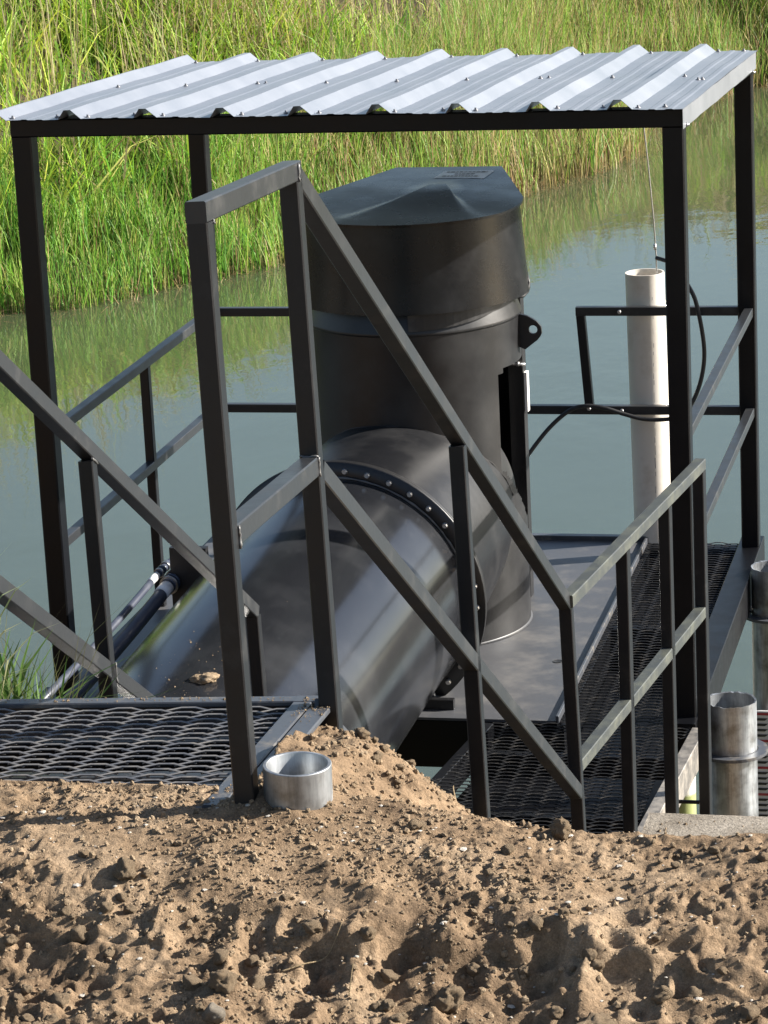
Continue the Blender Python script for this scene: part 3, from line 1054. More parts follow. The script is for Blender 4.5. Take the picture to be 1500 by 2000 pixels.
lp_ = MB(); lp_.path([(-2.20, 11.66, 1.355), (-2.165, 11.70, 1.352), (-2.150, 11.72, 1.368), (-2.146, 11.73, 1.40), (-2.156, 11.74, 1.43)], .007, 8)
lp_.build('cable_loop', M['cable'], pump)
# stub elbow running to the flange
N_AX = Vector((-.08762, -.98822, -.12550))
FC = Vector((-2.695, 10.735, .405)); RP = .473
stub = MB()
s_in = -1.06
prof_r = [(RP - .010, s_in), (RP - .010, -.016)]
stub.ring(FC, N_AX, [(RC - .06, s_in), (RC - .02, -.9), (RC + .012, -.7), (RP - .014, -.45), (RP - .006, -.25), (RP - .004, -.016)], 96)
# keep only what lies above the deck
def clip_above(mb, zmin):
    fs = []; sm = []
    for f_, s_ in zip(mb.f, mb.sm):
        fs.append(tuple(f_)); sm.append(s_)
    mb.v = [(p[0], p[1], max(p[2], zmin)) for p in mb.v]; mb.f = fs; mb.sm = sm
clip_above(stub, -.006)
stub.build('outlet_stub', M['column'], pump)
wd_ = MB()
# weld seam where the stub enters the column
seam = []
ax = FC
for i in range(41):
    a_ = math.radians(8 + 164 * i / 40)
    side = N_AX.cross(Vector((0, 0, 1))).normalized(); upn = side.cross(N_AX).normalized()
    lo, hi = -1.2, 0.0
    for _ in range(40):
        md = (lo + hi) / 2; rs_ = float(np.interp(md, [s_in, -.9, -.7, -.45, -.25, -.016], [RC - .06, RC - .02, RC + .012, RP - .014, RP - .006, RP - .004])); off = (side * math.cos(a_) + upn * math.sin(a_)) * rs_; p_ = ax + N_AX * md + off
        if math.hypot(p_.x - CX, p_.y - CY) > RC: hi = md
        else: lo = md
    p_ = ax + N_AX * hi + off
    if p_.z > .0 and abs(math.hypot(p_.x - CX, p_.y - CY) - RC) < .01: seam.append(tuple(p_ + Vector((random.uniform(-.002, .002), 0, random.uniform(-.002, .002)))))
if len(seam) > 4:
    wd_.path(seam, [random.uniform(.002, .004) for _ in seam], 6); wd_.build('weld_seam', M['column'], pump)
fl2 = MB(); fl2.ring(FC, N_AX, [(RP - .008, -.030), (RP + .058, -.030), (RP + .058, -.014), (RP - .008, -.014)], 96)
fl2.build('outlet_flange', M['flange'], pump)
gs_ = MB(); gs_.bar((-2.44, 10.60, .01), (-2.28, 10.60, .01), .03, .06); gs_.build('flange_foot', M['flange'], pump)

# ------------------------------------------------------------------ discharge pipe
dp = empty('discharge_pipe', (FC.x, FC.y, -.07), 'glossy black large diameter discharge pipe sloping from the pump under the stair', 'pipe')
pm = MB()
pm.ring(FC, N_AX, [(RP, .004), (RP, .5), (RP, 1.5), (RP, 3.0), (RP, 6.2)], 128)
pm.ring(FC, N_AX, [(RP - .012, 6.2), (RP - .012, .004)], 64)
pb_ = pm.build('pipe_barrel', M['pipe'], dp)
f3 = MB(); f3.ring(FC, N_AX, [(RP + .0, -.012), (RP + .062, -.012), (RP + .062, .006), (RP, .006)], 96)
fo = f3.build('flange', M['flange'], dp)
wl_ = MB()
side = N_AX.cross(Vector((0, 0, 1))).normalized(); upn = side.cross(N_AX).normalized()
wp = [tuple(FC + N_AX * (.010 + random.uniform(0, .004)) + (side * math.cos(t_) + upn * math.sin(t_)) * (RP + .003)) for t_ in np.linspace(0, 2 * math.pi, 120)]
wl_.path(wp, [random.uniform(.003, .008) for _ in wp], 6); wl_.build('weld_bead', M['weld'], fo)
NB = 36
for i in range(NB):
    t_ = 2 * math.pi * (i + .35) / NB
    put_bolt(FC + N_AX * .006 + (side * math.cos(t_) + upn * math.sin(t_)) * (RP + .030), N_AX, fo, 1.25)

# clod of dirt lying on the pipe
from mathutils import noise as mnoise


def blob(rad, seed, sub=2, squash=(1, 1, 1)):
    bm = bmesh.new(); bmesh.ops.create_icosphere(bm, subdivisions=sub, radius=1)
    off = Vector((seed * 3.7, seed * 1.3, seed * 2.1))
    for v_ in bm.verts:
        p_ = v_.co.normalized()
        k_ = 1 + .42 * mnoise.noise(p_ * 1.15 + off) + .24 * mnoise.noise(p_ * 2.6 + off) + .15 * mnoise.noise(p_ * 5.5 + off) + .08 * mnoise.noise(p_ * 11 + off)
        v_.co = Vector((p_.x * squash[0], p_.y * squash[1], p_.z * squash[2])) * (rad * k_)
    me = bpy.data.meshes.new('clod'); bm.to_mesh(me); bm.free()
    for f_ in me.polygons: f_.use_smooth = True
    return me


def on_pipe(s, ang):
    return FC + N_AX * s + (side * math.cos(ang) + upn * math.sin(ang)) * RP
# direction of 'side': +X is to the right of the flow
me = blob(.027, 31, 4, (1.5, 1, .65)); me.materials.append(M['clod'])
o = bpy.data.objects.new('dirt_lump', me); COL.objects.link(o); o.location = on_pipe(1.72, math.radians(103)) + Vector((0, 0, .008)); o.rotation_euler = (0, 0, .5)
tag(o, 'pale dried dirt lump lying on top of the black pipe', 'dirt lump')
Vc, Fc, base = [], [], 0
octv = np.array([(1, 0, 0), (-1, 0, 0), (0, 1, 0), (0, -1, 0), (0, 0, 1), (0, 0, -1)], float)
octf = np.array([(0, 2, 4), (2, 1, 4), (1, 3, 4), (3, 0, 4), (2, 0, 5), (1, 2, 5), (3, 1, 5), (0, 3, 5)])
for i in range(130):
    p_ = np.array(on_pipe(1.66 + rng.normal(0, .16), math.radians(100 + rng.normal(0, 13))))
    Vc.append(p_ + octv * min(.005, .0012 * math.exp(rng.normal(0, .65))) * rng.uniform(.5, 1.4, (6, 3))); Fc.append(octf + base); base += 6
tag(npmesh('dirt_crumbs', np.concatenate(Vc), np.concatenate(Fc), M['clod'], smooth=False), 'scattered dirt crumbs on top of the black pipe', 'dirt', kind='stuff')

# ------------------------------------------------------------------ access stair (tilted a little, as it stands on the bank)
aE, aF, tE, sE = .2222, .2329, .0563, -.0346
def EW(u, v, z):
    """stair coordinates (u right, v away, z up) to world"""
    z -= 3.7329
    dv, du, dz = v - 7, u + 2, z + 2
    dv, dz = dv * math.cos(tE) + dz * math.sin(tE), -dv * math.sin(tE) + dz * math.cos(tE)
    du, dz = du * math.cos(sE) + dz * math.sin(sE), -du * math.sin(sE) + dz * math.cos(sE)
    u, v, z = du - 2, dv + 7, dz - 2
    x = u * math.cos(aE) + v * math.sin(aE); y = -u * math.sin(aE) + v * math.cos(aE)
    return (x * math.cos(aF) - y * math.sin(aF), x * math.sin(aF) + y * math.cos(aF), z + 3.7329)


def ebar(mb, a, b, w_, h__, upv=(0, 0, 1), ch=.0025):
    A_ = Vector(EW(*a)); B_ = Vector(EW(*b)); U_ = Vector(EW(a[0] + upv[0], a[1] + upv[1], a[2] + upv[2])) - A_
    return mb.bar(A_, B_, w_, h__, U_, ch)


UR, UL = -1.3704, -2.3207
V1, V2, V9, V11, V19, V50 = 4.9178, 5.5663, 6.993, 8.4081, 7.0222, 8.4305
ZT, ZM, ZLD = 2.7531, 2.1785, 1.6731
SU, SUZ, SLZ = -.5483, 2.7645, 2.190
VL = 5.6532
stair = empty('access_stair', EW(-1.8, 5.3, 1.3), 'black steel access stair with grated landing and square tube handrails', 'stair')
def erail(name, a, b, w_=T, h__=T, upv=(0, 0, 1)):
    return ebar(MB(), a, b, w_, h__, upv).build(name, M['rail' if name == 'post' else 'handrail'], stair)
cR = UR - T / 2
hs = .0471 / 2
# landing rails right
erail('top_rail', (cR, V1, ZT - hz), (cR, V2 + T, ZT - hz))
erail('mid_rail', (cR, V1 + T, ZM - hz), (cR, V2, ZM - hz))
erail('post', (cR, V1 + T / 2, ZT - T), (cR, V1 + T / 2, 1.30), upv=(0, 1, 0))
erail('post', (cR, V2 + T / 2, ZT - T), (cR, V2 + T / 2, 1.15), upv=(0, 1, 0))
su_ = lambda v, z0_: z0_ + SU * (v - V2)
for cu, vend, vst in ((cR, V11 + .004, V2 + T), (UL - T / 2, V50 + .02, V2 + T)):
    erail('stair_handrail', (cu, vst - .004, su_(vst, SUZ) - hs), (cu, vend, su_(vend, SUZ) - hs), T, .0471 * math.cos(math.atan(SU)))
    erail('stair_mid_rail', (cu, vst, su_(vst, SLZ) - hs), (cu, vend, su_(vend, SLZ) - hs), T, .0471 * math.cos(math.atan(SU)))
cL = UL - T / 2
for v, cu, zb in ((V9, cR, .30), (V19, cL, .35)):
    zt_ = su_(v + T / 2, SUZ) - .052
    erail('post', (cu, v + T / 2, zt_), (cu, v + T / 2, zb), upv=(0, 1, 0))
for v, cu in ((V11, cR), (V50, cL)):
    erail('post', (cu, v + T / 2, su_(v, SUZ) - .045), (cu, v + T / 2, -.10), upv=(0, 1, 0))
# out of view left landing rails
erail('top_rail', (cL, V1, ZT - hz), (cL, V2 + T, ZT - hz))
erail('mid_rail', (cL, V1 + T, ZM - hz), (cL, V2, ZM - hz))
for v in (V1, V2): erail('post', (cL, v + T / 2, ZT - T), (cL, v + T / 2, 1.25), upv=(0, 1, 0))
# weld beads at the joints
def weld(pts):
    w_ = MB(); w_.path([EW(*p) for p in pts], [random.uniform(.0018, .0042) for _ in pts], 6); w_.build('weld_bead', M['weld'], stair)
def wl3(a, b, n=9, j=.0016):
    return [tuple(a[k] + (b[k] - a[k]) * i / (n - 1) + random.uniform(-j, j) for k in range(3)) for i in range(n)]
weld(wl3((UR, V1 + T + .002, ZT - T), (UR + .001, V1 + T, ZT - T - .006), 5))
weld(wl3((UR + .001, V2 + .010, ZT - .004), (UR + .001, V2 + .008, ZT - T), 8))
weld(wl3((UR + .001, V2 - .001, ZM), (UR + .001, V2 - .001, ZM - T), 8))
weld(wl3((UR - T, V2 - .001, ZM + .001), (UR, V2 - .001, ZM + .001), 8))
weld(wl3((UR + .001, V1 + T + .001, ZM - .002), (UR + .001, V1 + T + .001, ZM - T - .004), 8))
weld(wl3((UL + .001, V19 + T + .001, su_(V19 + T, SLZ) + .005), (UL + .001, V19 + T + .001, su_(V19 + T, SLZ) - .05), 8))
weld(wl3((UL, V19 + .002, su_(V19, SUZ) - .055), (UL + .001, V19 + T, su_(V19, SUZ) - .075), 6))
# landing
UI, UO, US = -1.4725, -1.384, -1.4305      # inner edge, outer edge and seam of the edge plates
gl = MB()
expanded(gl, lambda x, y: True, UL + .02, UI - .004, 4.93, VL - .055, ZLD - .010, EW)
gl.build('grating', M['worn_lit_mesh'], stair)
ebar(MB(), (UL, VL - .020, ZLD - .006), (UI - .0, VL - .020, ZLD - .006), .040, .012).build('edge_angle', M['angle'], stair)
ebar(MB(), (UL, VL - .004, ZLD - .05), (UO, VL - .004, ZLD - .05), .006, .09).build('edge_angle', M['angle'], stair)
ebar(MB(), ((UI + US) / 2 - .0005, 4.93, ZLD - .006), ((UI + US) / 2 - .0005, VL - .046, ZLD - .006), US - UI - .002, .012, ch=.003).build('edge_angle', M['angle'], stair)
ebar(MB(), ((UO + US) / 2 + .0005, 4.93, ZLD - .006), ((UO + US) / 2 + .0005, VL - .09, ZLD - .006), UO - US - .002, .012, ch=.003).build('edge_angle', M['angle'], stair)
ebar(MB(), (UI, VL - .022, ZLD - .0055), (UO - .0, VL - .022, ZLD - .0055), .045, .0125, ch=.003).build('edge_angle', M['angle'], stair)
ebar(MB(), (UI + .004, 4.93, ZLD - .045), (UI + .004, VL - .05, ZLD - .045), .006, .07).build('edge_angle', M['black'], stair)
for v in (5.15, 5.45):
    ebar(MB(), (UL, v, ZLD - .06), (UI, v, ZLD - .06), .04, .06).build('cross_beam', M['black'], stair)
# stringers and treads
for cu in (UR - .045, UL + .03):
    ebar(MB(), (cu, 5.56, ZLD - .03), (cu, 8.40, ZLD - .03 - .585 * 2.84), .008, .10).build('stringer', M['angle'], stair)
for i in range(9):
    v = 5.80 + i * .29; z = ZLD - .185 - i * .172
    mbt = MB()
    ebar(mbt, (UL + .04, v, z), (UR - .06, v, z), .24, .012)
    ebar(mbt, (UL + .04, v - .12, z - .02), (UR - .06, v - .12, z - .02), .006, .045)
    mbt.build('tread', M['mesh'], stair)

# ------------------------------------------------------------------ stilling pipe, sensor wire, cable
PX, PY, PR = -1.846, 12.985, .085
sp_ = empty('stilling_pipe', (PX, PY, WATER), 'tall off white plastic stilling pipe clamped to the back guard rail', 'pipe')
pp = MB()
def lean(z): return (PX + .012 - .010 * z, PY, z)
pp.ring((PX + .012, PY, WATER - .4), (-.010, 0, 1), [(PR, 0), (PR, 1.6), (PR, 2.4), (PR, 1.195 - WATER + .4), (PR - .007, 1.195 - WATER + .4), (PR - .007, .3)], 48)
pp.build('pipe_barrel', M['plastic'], sp_, auto=40)
ink = MB(); z = 1.10
while z > .15:
    L_ = random.uniform(.01, .05)
    a0 = math.radians(-62 - 12 * (1.1 - z) + random.uniform(-1, 1)); wq = random.uniform(.012, .035)
    c_ = lambda a_, zz: (PX + .012 - .010 * (zz - WATER + .4) + (PR + .0012) * math.cos(a_), PY + (PR + .0012) * math.sin(a_), zz)
    ink.quad(c_(a0, z - L_), c_(a0 + wq, z - L_), c_(a0 + wq, z), c_(a0, z), True)
    z -= L_ + random.uniform(.004, .05)
tag(ink.build('ink_marks', M['ink'], sp_), kind='stuff')
for z in (ZPR - .019, ZPM - .019):
    cl = MB(); cl.ring((PX + .012 - .010 * z, PY, z), (0, 0, 1), [(PR + .001, -.004), (PR + .005, -.004), (PR + .005, .004), (PR + .001, .004)], 36); cl.build('pipe_clamp', M['steel'], sp_)
    put_bolt((PX - .107, yr - T / 2 - .001, z), (0, -1, 0), sp_, 1.0)
put_bolt((-2.098, yr - T / 2 - .001, ZPM - .010), (0, -1, 0), plat, 1.0)
wr = MB()
wr.path([(-1.846, 12.93, 2.13), (-1.842, 12.93, 1.83), (-1.828, 12.94, 1.66), (-1.812, 12.95, 1.42), (-1.806, 12.955, 1.272), (-1.805, 12.96, .6)], .0032, 6)
so = wr.build('sensor_wire', M['steel'])
tag(so, 'thin steel sensor wire hanging from the roof into the white pipe', 'wire')
wc = MB(); wc.path([(-1.811, 12.948, 1.325), (-1.809, 12.95, 1.300)], .007, 8); wc.build('wire_clip', M['bolt'], so)
def smooth_path(P_, n=8):
    out = []
    P_ = [Vector(p) for p in P_]
    for i in range(len(P_) - 1):
        p0_, p1_, p2_, p3_ = P_[max(i - 1, 0)], P_[i], P_[i + 1], P_[min(i + 2, len(P_) - 1)]
        for k_ in range(n):
            t_ = k_ / n
            out.append(tuple(.5 * ((2 * p1_) + (p2_ - p0_) * t_ + (2 * p0_ - 5 * p1_ + 4 * p2_ - p3_) * t_ ** 2 + (3 * p1_ - p0_ - 3 * p2_ + p3_) * t_ ** 3)))
    out.append(tuple(P_[-1]))
    return out
cbm = MB()
cbm.path(smooth_path([(-1.80, 12.92, 1.27), (-1.72, 12.86, 1.25), (-1.646, 12.80, 1.165), (-1.612, 12.79, 1.081), (-1.585, 12.785, .902), (-1.600, 12.785, .767), (-1.645, 12.785, .655),
          (-1.70, 12.79, .605), (-1.747, 12.795, .584), (-1.85, 12.795, .583), (-1.939, 12.79, .606), (-2.028, 12.79, .633), (-2.111, 12.79, .642), (-2.187, 12.79, .616), (-2.28, 12.76, .535), (-2.383, 12.70, .402), (-2.45, 12.60, .30)]), .0095, 10)
tag(cbm.build('power_cable', M['cable']), 'thick black cable looping along the back mid rail to the pump', 'cable')
# black cable duct with small white box behind the pump slot
du = empty('cable_duct', (-2.275, 12.05, 0), 'upright black cable duct with small white box behind the pump column', 'duct')
MB().box(-2.318, -2.238, 12.03, 12.10, .0, 1.30).build('duct_body', M['flange'], du)
MB().box(-2.236, -2.222, 12.03, 12.07, .80, .965).build('box', M['tape'], du)
bt = MB(); bt.path([(-2.30, 12.015, 1.005), (-2.225, 12.015, 1.003)], .006, 8); bt.path([(-2.262, 12.015, 1.005), (-2.25, 12.015, 1.005)], .010, 6); bt.build('bolt', M['bolt'], du)

# ------------------------------------------------------------------ piles, gauge, algae pipe
def pile(x, y, r, ztop, zring, label, group='galvanised piles'):
    t_ = empty('galvanised_pile', (x, y, WATER), label, 'pile', group)
    p_ = MB()
    n = 60
    zj = [ztop + random.uniform(-.0018, .0018) for _ in range(n)]
    for i in range(n):
        j = (i + 1) % n
        a0, a1 = 2 * math.pi * i / n, 2 * math.pi * j / n
        c = lambda a, z, rr_: (x + rr_ * math.cos(a), y + rr_ * math.sin(a), z)
        p_.quad(c(a0, WATER - 1.2, r), c(a1, WATER - 1.2, r), c(a1, zj[j], r), c(a0, zj[i], r), True)
        p_.quad(c(a0, zj[i], r), c(a1, zj[j], r), c(a1, zj[j] - .002, r - .007), c(a0, zj[i] - .002, r - .007))
        p_.quad(c(a0, zj[i] - .002, r - .007), c(a1, zj[j] - .002, r - .007), c(a1, -.9, r - .007), c(a0, -.9, r - .007), True)
    p_.build('pile_tube', M['galv'], t_)
    rg = MB(); rg.ring((x, y, zring), (0, 0, 1), [(r + .004, -.006), (r + .040, -.006), (r + .040, .006), (r + .004, .006), (r + .004, -.006)], 48, smooth=False)
    rg.build('guide_ring', M['angle'], plat)
    gu = MB(); gu.quad((x - r - .004, y - .004, zring), (x - r - .10, y - .004, zring), (x - r - .10, y - .004, zring + .13), (x - r - .095, y - .004, zring + .13))
    gu.bar((x - r - .085, y, zring + .005), (x - r + .0, y, zring + .005), .012, .008)
    gu.build('ring_gusset', M['black'], plat)
pile(-1.250, 10.66, .095, .045, -.150, 'galvanised pile with sawn rim in a guide ring, near corner of platform')
pile(-1.262, 12.40, .095, .045, -.165, 'galvanised pile beside the far right platform corner, cut by the picture edge')
ap = MB(); ap.ring((-1.475, 10.92, WATER - .5), (0, 0, 1), [(.055, 0), (.055, .5 + .0 - WATER - .18)], 40)
tag(ap.build('algae_pipe', M['algae']), 'white plastic pipe stained green below, under the platform edge', 'pipe')
gg = empty('staff_gauge', (-1.38, 12.27, WATER), 'grey water level staff gauge with black ticks and red lines', 'gauge')
gz0, gz1, gxl, gxr = -1.15, -.560, -1.347, -1.16
MB().box(gxl, gxr, 12.27, 12.282, gz0 - .2, gz1).build('gauge_plate', M['gauge'], gg)
st_ = .0242
k_ = 0; z_ = gz1 - .012
while z_ > gz0:
    y_ = 12.2675
    if k_ % 5 == 0:
        MB().quad((gxl + .001, y_, z_ - .0055), (gxr, y_, z_ - .0055), (gxr, y_, z_ + .0055), (gxl + .001, y_, z_ + .0055)).build('red_line', M['red'], gg)
    else:
        MB().quad((gxl + .002, y_, z_ - .0055), (gxl + .052, y_, z_ - .0055), (gxl + .066, y_, z_ + .0055), (gxl + .002, y_, z_ + .0055)).build('tick', M['cable'], gg)
    z_ -= st_; k_ += 1
MB().box(gxl - .008, gxl - .001, 12.265, 12.30, gz0 - .2, gz1 + .01).build('gauge_post', M['black'], gg)

# ------------------------------------------------------------------ hoses on the left of the pipe
hz_ = empty('water_hoses', (-3.28, 10.3, .4), 'bracket with black hose couplings on the left flank of the pipe', 'coupling')
MB().box(-3.26, -3.12, 10.30, 10.335, .42, .70).build('bracket_plate', M['flange'], hz_)
for (pa, pb, r_, lab) in (((-3.255, 10.36, .575), (-3.325, 9.10, .455), .0255, 'thick black hose with white band running down beside the pipe'),
                          ((-3.295, 10.38, .615), (-3.385, 9.10, .490), .0135, 'thin black hose with white band beside the thick one')):
    pa, pb = Vector(pa), Vector(pb); dv_ = (pb - pa).normalized()
    hh = empty('hose', tuple(pb), lab, 'hose', 'hoses beside the pipe')
    pts = [tuple(pa + dv_ * .10 + (pb - pa - dv_ * .10) * f_ + Vector((0, 0, -.012 * math.sin(math.pi * f_)))) for f_ in np.linspace(0, 1, 9)]
    MB().path(pts, r_, 16).build('hose_tube', M['hose'], hh)
    MB().path([tuple(pa + dv_ * .115), tuple(pa + dv_ * .185)], r_ * 1.06, 16).build('white_band', M['tape'], hh)
    cp = MB()
    for q0, q1, k_ in ((-.06, .0, .7), (0, .03, 1.25), (.03, .055, 1.05), (.055, .07, 1.35), (.07, .10, 1.12)):
        cp.path([tuple(pa + dv_ * q0), tuple(pa + dv_ * q1)], r_ * k_, 16)
    cp.build('coupling', M['coupling'], hh)
    for q in (.02, .085):
        ck = MB(); ck.path([tuple(pa + dv_ * q), tuple(pa + dv_ * (q + .009))], r_ * 1.42, 20); ck.build('hose_clamp', M['steel'], hh)

# ------------------------------------------------------------------ galvanised pipe stub in the soil
gp = MB()
GX, GY, GR, GT = -1.359, 4.947, .0615, 1.882
gp.ring((GX, GY, 1.60), (.02, -.02, 1), [(GR, 0), (GR, .15), (GR, GT - 1.60 - .001), (GR - .001, GT - 1.60), (GR - .006, GT - 1.60), (GR - .007, GT - 1.602), (GR - .007, .05)], 64)
tag(gp.build('pipe_stub', M['galv'], auto=35), 'short open galvanised pipe standing in the soil by the stair post', 'pipe')

# ------------------------------------------------------------------ clods, stones, crumbs, shells, twigs
def gz(x, y):
    return float(ground_h(np.array([x]), np.array([y]))[0])
variants = []
for i in range(10):
    me = blob(1.0, 100 + i, 3, (1, random.uniform(.75, 1.0), random.uniform(.6, .85)))
    me.materials.append(M['clod']); variants.append(me)
def clod(name, x, y, r_, label, cat, group=None, mat=None, sq=None, sink=.35, seed=None, zoff=0):
    if mat or seed is not None:
        me = blob(1.0, seed or random.randint(0, 999), 3 if r_ < .02 else 4, sq or (1, .85, .7)); me.materials.append(M[mat or 'clod'])
    else:
        me = random.choice(variants)
    o = bpy.data.objects.new(name, me); COL.objects.link(o)
    o.location = (x, y, gz(x, y) + r_ * (.7 - sink) + zoff); o.scale = (r_, r_, r_)
    o.rotation_euler = (random.uniform(-.4, .4), random.uniform(-.4, .4), random.uniform(0, 6))
    return tag(o, label, cat, group)


clod('soil_lump', -.73, 4.37, .048, 'broad grey brown soil lump, largest in the right foreground', 'soil lump', seed=3, sq=(1.25, .8, .6), sink=.48)
clod('soil_lump', -.985, 4.44, .030, 'cracked ochre soil lump at the centre right of the foreground', 'soil lump', seed=8, sq=(.8, .7, .9), sink=.3)
clod('soil_lump', -1.335, 4.345, .023, 'rounded brown soil lump directly above the pale stone', 'soil lump', seed=15, sq=(1, .9, .85))
clod('soil_lump', -1.292, 4.385, .017, 'small angular soil lump right of the rounded one', 'soil lump', seed=17, sq=(1, .9, .85))
clod('stone', -1.326, 4.262, .018, 'pale knobbly stone in the lower left foreground', 'stone', mat='stone', seed=12, sq=(1.1, .9, .8), sink=.25)
clod('soil_lump', -1.588, 4.645, .021, 'dark soil lump casting a shadow in the left foreground', 'soil lump', seed=22, sq=(1.2, .9, .7))
clod('soil_lump', -.885, 4.965, .022, 'upright soil lump on the crest before the stair foot post', 'soil lump', seed=25, sq=(.9, .8, .95), sink=.1)
for i in range(230):
    x = rng.uniform(-1.75, -.40); y = 4.02 + .95 * rng.random() ** 1.35
    n_ = float(vnoise(np.array([x]), np.array([y]), .22, 61)[0])
    if n_ < -.15 and rng.random() < .7: continue
    r_ = float(np.clip(.0055 * math.exp(rng.normal(.15, .45)), .004, .022))
    clod('clod', x, y, r_, 'small crumbly brown soil clod on the bank', 'clod', 'loose clods on the bank')
for i in range(85):                                   # coarser broken clods in the lower foreground
    x = rng.uniform(-1.70, -.42); y = rng.uniform(4.02, 4.56)
    clod('clod', x, y, float(rng.uniform(.006, .0165)), 'rough broken soil clod in the lower foreground', 'clod', 'coarse clods in the lower foreground', sink=.42)
for i in range(50):                                   # on the heap beside the stair
    y = rng.uniform(5.15, 6.3); x = -1.375 + abs(rng.normal(0, .10))
    clod('clod', x, y, float(rng.uniform(.005, .013)), 'small crumbly brown soil clod on the heap beside the stair', 'clod', 'clods on the heap')

# fine crumbs
phi = (1 + 5 ** .5) / 2
icv = np.array([(-1, phi, 0), (1, phi, 0), (-1, -phi, 0), (1, -phi, 0), (0, -1, phi), (0, 1, phi), (0, -1, -phi), (0, 1, -phi), (phi, 0, -1), (phi, 0, 1), (-phi, 0, -1), (-phi, 0, 1)]) / 1.9
icf = np.array([(0, 11, 5), (0, 5, 1), (0, 1, 7), (0, 7, 10), (0, 10, 11), (1, 5, 9), (5, 11, 4), (11, 10, 2), (10, 7, 6), (7, 1, 8), (3, 9, 4), (3, 4, 2), (3, 2, 6), (3, 6, 8), (3, 8, 9), (4, 9, 5), (2, 4, 11), (6, 2, 10), (8, 6, 7), (9, 8, 1)])
def scatter(name, n, xs, ys, rfun, mat, label, cat, flat=1.0, dens=None, lift=.35):
    x = rng.uniform(xs[0], xs[1], n); y = rng.uniform(ys[0], ys[1], n)
    if dens is not None:
        k = rng.random(n) < dens(x, y); x, y = x[k], y[k]; n = len(x)
    r_ = rfun(n)
    z = ground_h(x, y) + r_ * lift
    V_ = icv[None] * r_[:, None, None] * rng.uniform(.65, 1.35, (n, 12, 3)); V_[..., 2] *= flat
    a_ = rng.uniform(0, 6.28, n); ca, sa = np.cos(a_)[:, None], np.sin(a_)[:, None]
    X_ = V_[..., 0] * ca - V_[..., 1] * sa; Y_ = V_[..., 0] * sa + V_[..., 1] * ca
    V_ = np.stack([X_ + x[:, None], Y_ + y[:, None], V_[..., 2] + z[:, None]], -1).reshape(-1, 3)
    F_ = (icf[None] + (np.arange(n) * 12)[:, None, None]).reshape(-1, 3)
    o = npmesh(name, V_, F_, M[mat], smooth=False)
    return tag(o, label, cat, kind='stuff')
clus = lambda x, y: .25 + .75 * sstep(-.1, .5, vnoise(x, y, .19, 61) + .4 * vnoise(x, y, .07, 62))
scatter('soil_crumbs', 22000, (-2.0, -.25), (3.95, 5.08), lambda n: np.clip(.0019 * np.exp(rng.normal(0, .55, n)), .0009, .007), 'clod', 'fine loose soil crumbs scattered over the bank', 'soil', dens=clus)
scatter('heap_crumbs', 3500, (-1.46, -1.05), (5.0, 7.4), lambda n: np.clip(.0028 * np.exp(rng.normal(0, .5, n)), .0015, .008), 'clod', 'fine soil crumbs over the heap beside the stair', 'soil')
scatter('shell_fragments', 420, (-1.9, -.3), (4.0, 5.05), lambda n: np.clip(.0026 * np.exp(rng.normal(0, .5, n)), .0012, .008), 'shell', 'white shell fragments in the soil', 'shells', flat=.35, lift=.25)
# soil lying on the landing edge plates
x = rng.uniform(-1.56, -1.47, 260); y = np.where(rng.random(260) < .6, rng.uniform(5.42, 5.62, 260), rng.uniform(4.95, 5.05, 260))
Vc = []; Fc = []; base = 0
for i in range(700):
    if i < 450:
        u_, v_ = rng.uniform(UI + .02, UO), VL - .02 - abs(rng.normal(0, .07))
        if rng.random() < .3: v_ = 5.0 + abs(rng.normal(0, .03))
    else:
        u_, v_ = rng.uniform(UL, UI), VL - .02 + rng.normal(0, .010)
    p_ = np.array(EW(u_, v_, ZLD + .0015)); r_ = min(.0035, .0009 * math.exp(rng.normal(0, .6)))
    Vc.append(p_ + octv * r_ * rng.uniform(.6, 1.4, (6, 3))); Fc.append(octf + base); base += 6
tag(npmesh('dirt_on_landing', np.concatenate(Vc), np.concatenate(Fc), M['clod'], smooth=False), 'dirt crumbs lying on the landing edge plates', 'dirt', kind='stuff')

Vc = []; Fc = []; base = 0
for i in range(900):
    x = rng.uniform(-.86, -.2); y = 5.34 + .5 * rng.random() ** 2.2
    r_ = min(.006, .0014 * math.exp(rng.normal(0, .6)))
    Vc.append(np.array([x, y, 1.456]) + octv * r_ * rng.uniform(.5, 1.4, (6, 3))); Fc.append(octf + base); base += 6
tag(npmesh('dirt_on_slab', np.concatenate(Vc), np.concatenate(Fc), M['clod'], smooth=False), 'dirt crumbs lying on the concrete strip', 'dirt', kind='stuff')

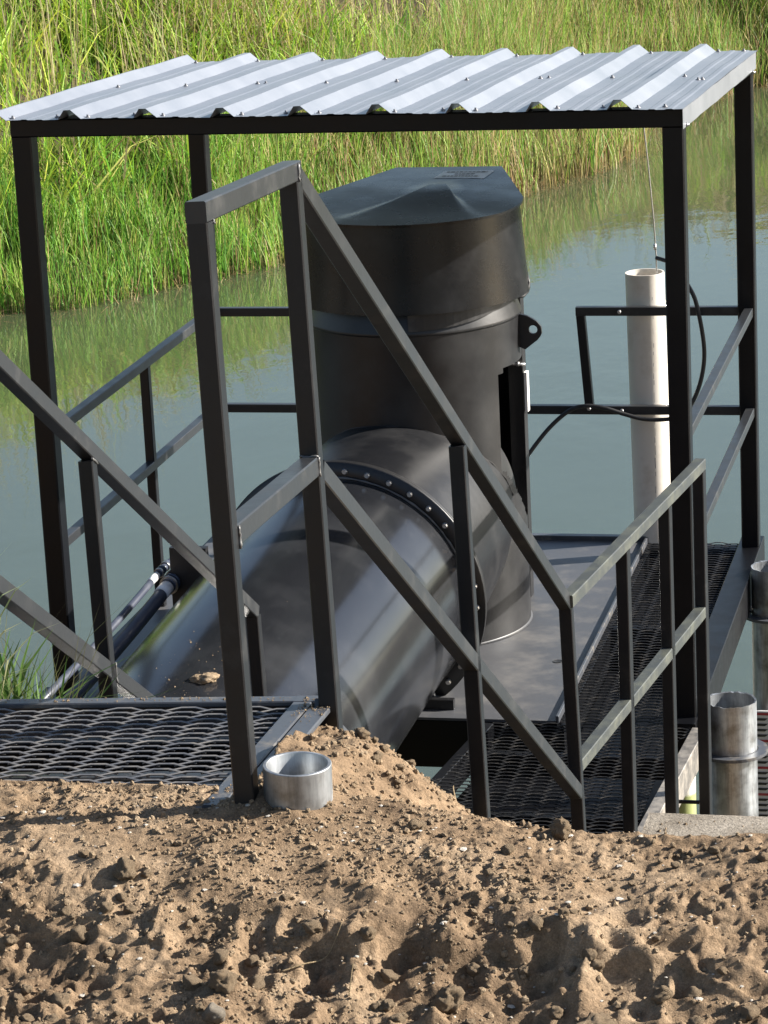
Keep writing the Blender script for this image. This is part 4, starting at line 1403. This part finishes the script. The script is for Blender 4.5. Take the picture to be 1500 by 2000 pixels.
# twigs
def twig(pts, r_, label):
    P_ = [(x, y, gz(x, y) + dz) for x, y, dz in pts]
    o = MB().path(smooth_path(P_, 5), [r_ * (1 - .5 * i / (len(P_) * 5)) for i in range((len(P_) - 1) * 5 + 1)], 6).build('twig', M['twig'])
    tag(o, label, 'twig')
twig([(-1.137, 4.385, .006), (-1.135, 4.40, .035), (-1.134, 4.41, .052)], .0012, 'thin upright straw stuck in the foreground soil')
twig([(-1.05, 4.262, .014), (-.98, 4.268, .016), (-.905, 4.280, .014)], .0011, 'long thin straw lying flat at the bottom of the picture')
twig([(-1.27, 4.46, .008), (-1.235, 4.48, .014), (-1.205, 4.515, .022), (-1.18, 4.53, .03)], .0016, 'curved pale root twig in the centre left foreground')
twig([(-1.30, 6.08, .004), (-1.325, 6.12, .035), (-1.335, 6.16, .055)], .0022, 'crooked twig sticking out of the heap by the stair')

# ------------------------------------------------------------------ grass tuft beside the landing, lower left
tuft = empty('grass_tuft', (-2.33, 5.95, 1.2), 'green leafy grass tuft growing behind the left end of the landing', 'grass tuft')
n = 280
P = np.stack([rng.normal(-2.33, .085, n), rng.normal(5.95, .06, n), np.full(n, 1.33)], -1)
h = rng.uniform(.26, .50, n)
c = mixcol(n, [(.055, .105, .022), (.085, .15, .03), (.12, .19, .05)], [3, 3, 1])
A = blades(P, h, rng.uniform(.009, .018, n), h * rng.uniform(.15, .8, n), c * .8, c)
npmesh('leaves', A[0], A[1], M['leaf'], tuft, False, A[2])
n = 46
P = np.stack([rng.normal(-2.22, .07, n), rng.normal(5.98, .06, n), np.full(n, 1.33)], -1)
h = rng.uniform(.35, .62, n)
c = mixcol(n, [(.10, .10, .05), (.14, .14, .06)], [1, 1])
A = blades(P, h, np.full(n, .0022), h * rng.uniform(.2, .55, n), c, c)
npmesh('seed_stems', A[0], A[1], M['leaf'], tuft, False, A[2])
sh2 = empty('bright_grass', (-2.345, 5.95, 1.5), 'pale sunlit grass spikes at the left picture edge above the tuft', 'grass tuft')
n = 60
P = np.stack([rng.normal(-2.345, .03, n), rng.normal(5.95, .04, n), rng.uniform(1.55, 1.78, n)], -1)
h = rng.uniform(.10, .22, n)
c = mixcol(n, [(.30, .34, .14), (.36, .38, .2)], [1, 1])
A = blades(P, h, rng.uniform(.004, .008, n), h * rng.uniform(.3, .8, n), c, c, az=rng.normal(.2, .9, n))
npmesh('spikes', A[0], A[1], M['leaf'], sh2, False, A[2])
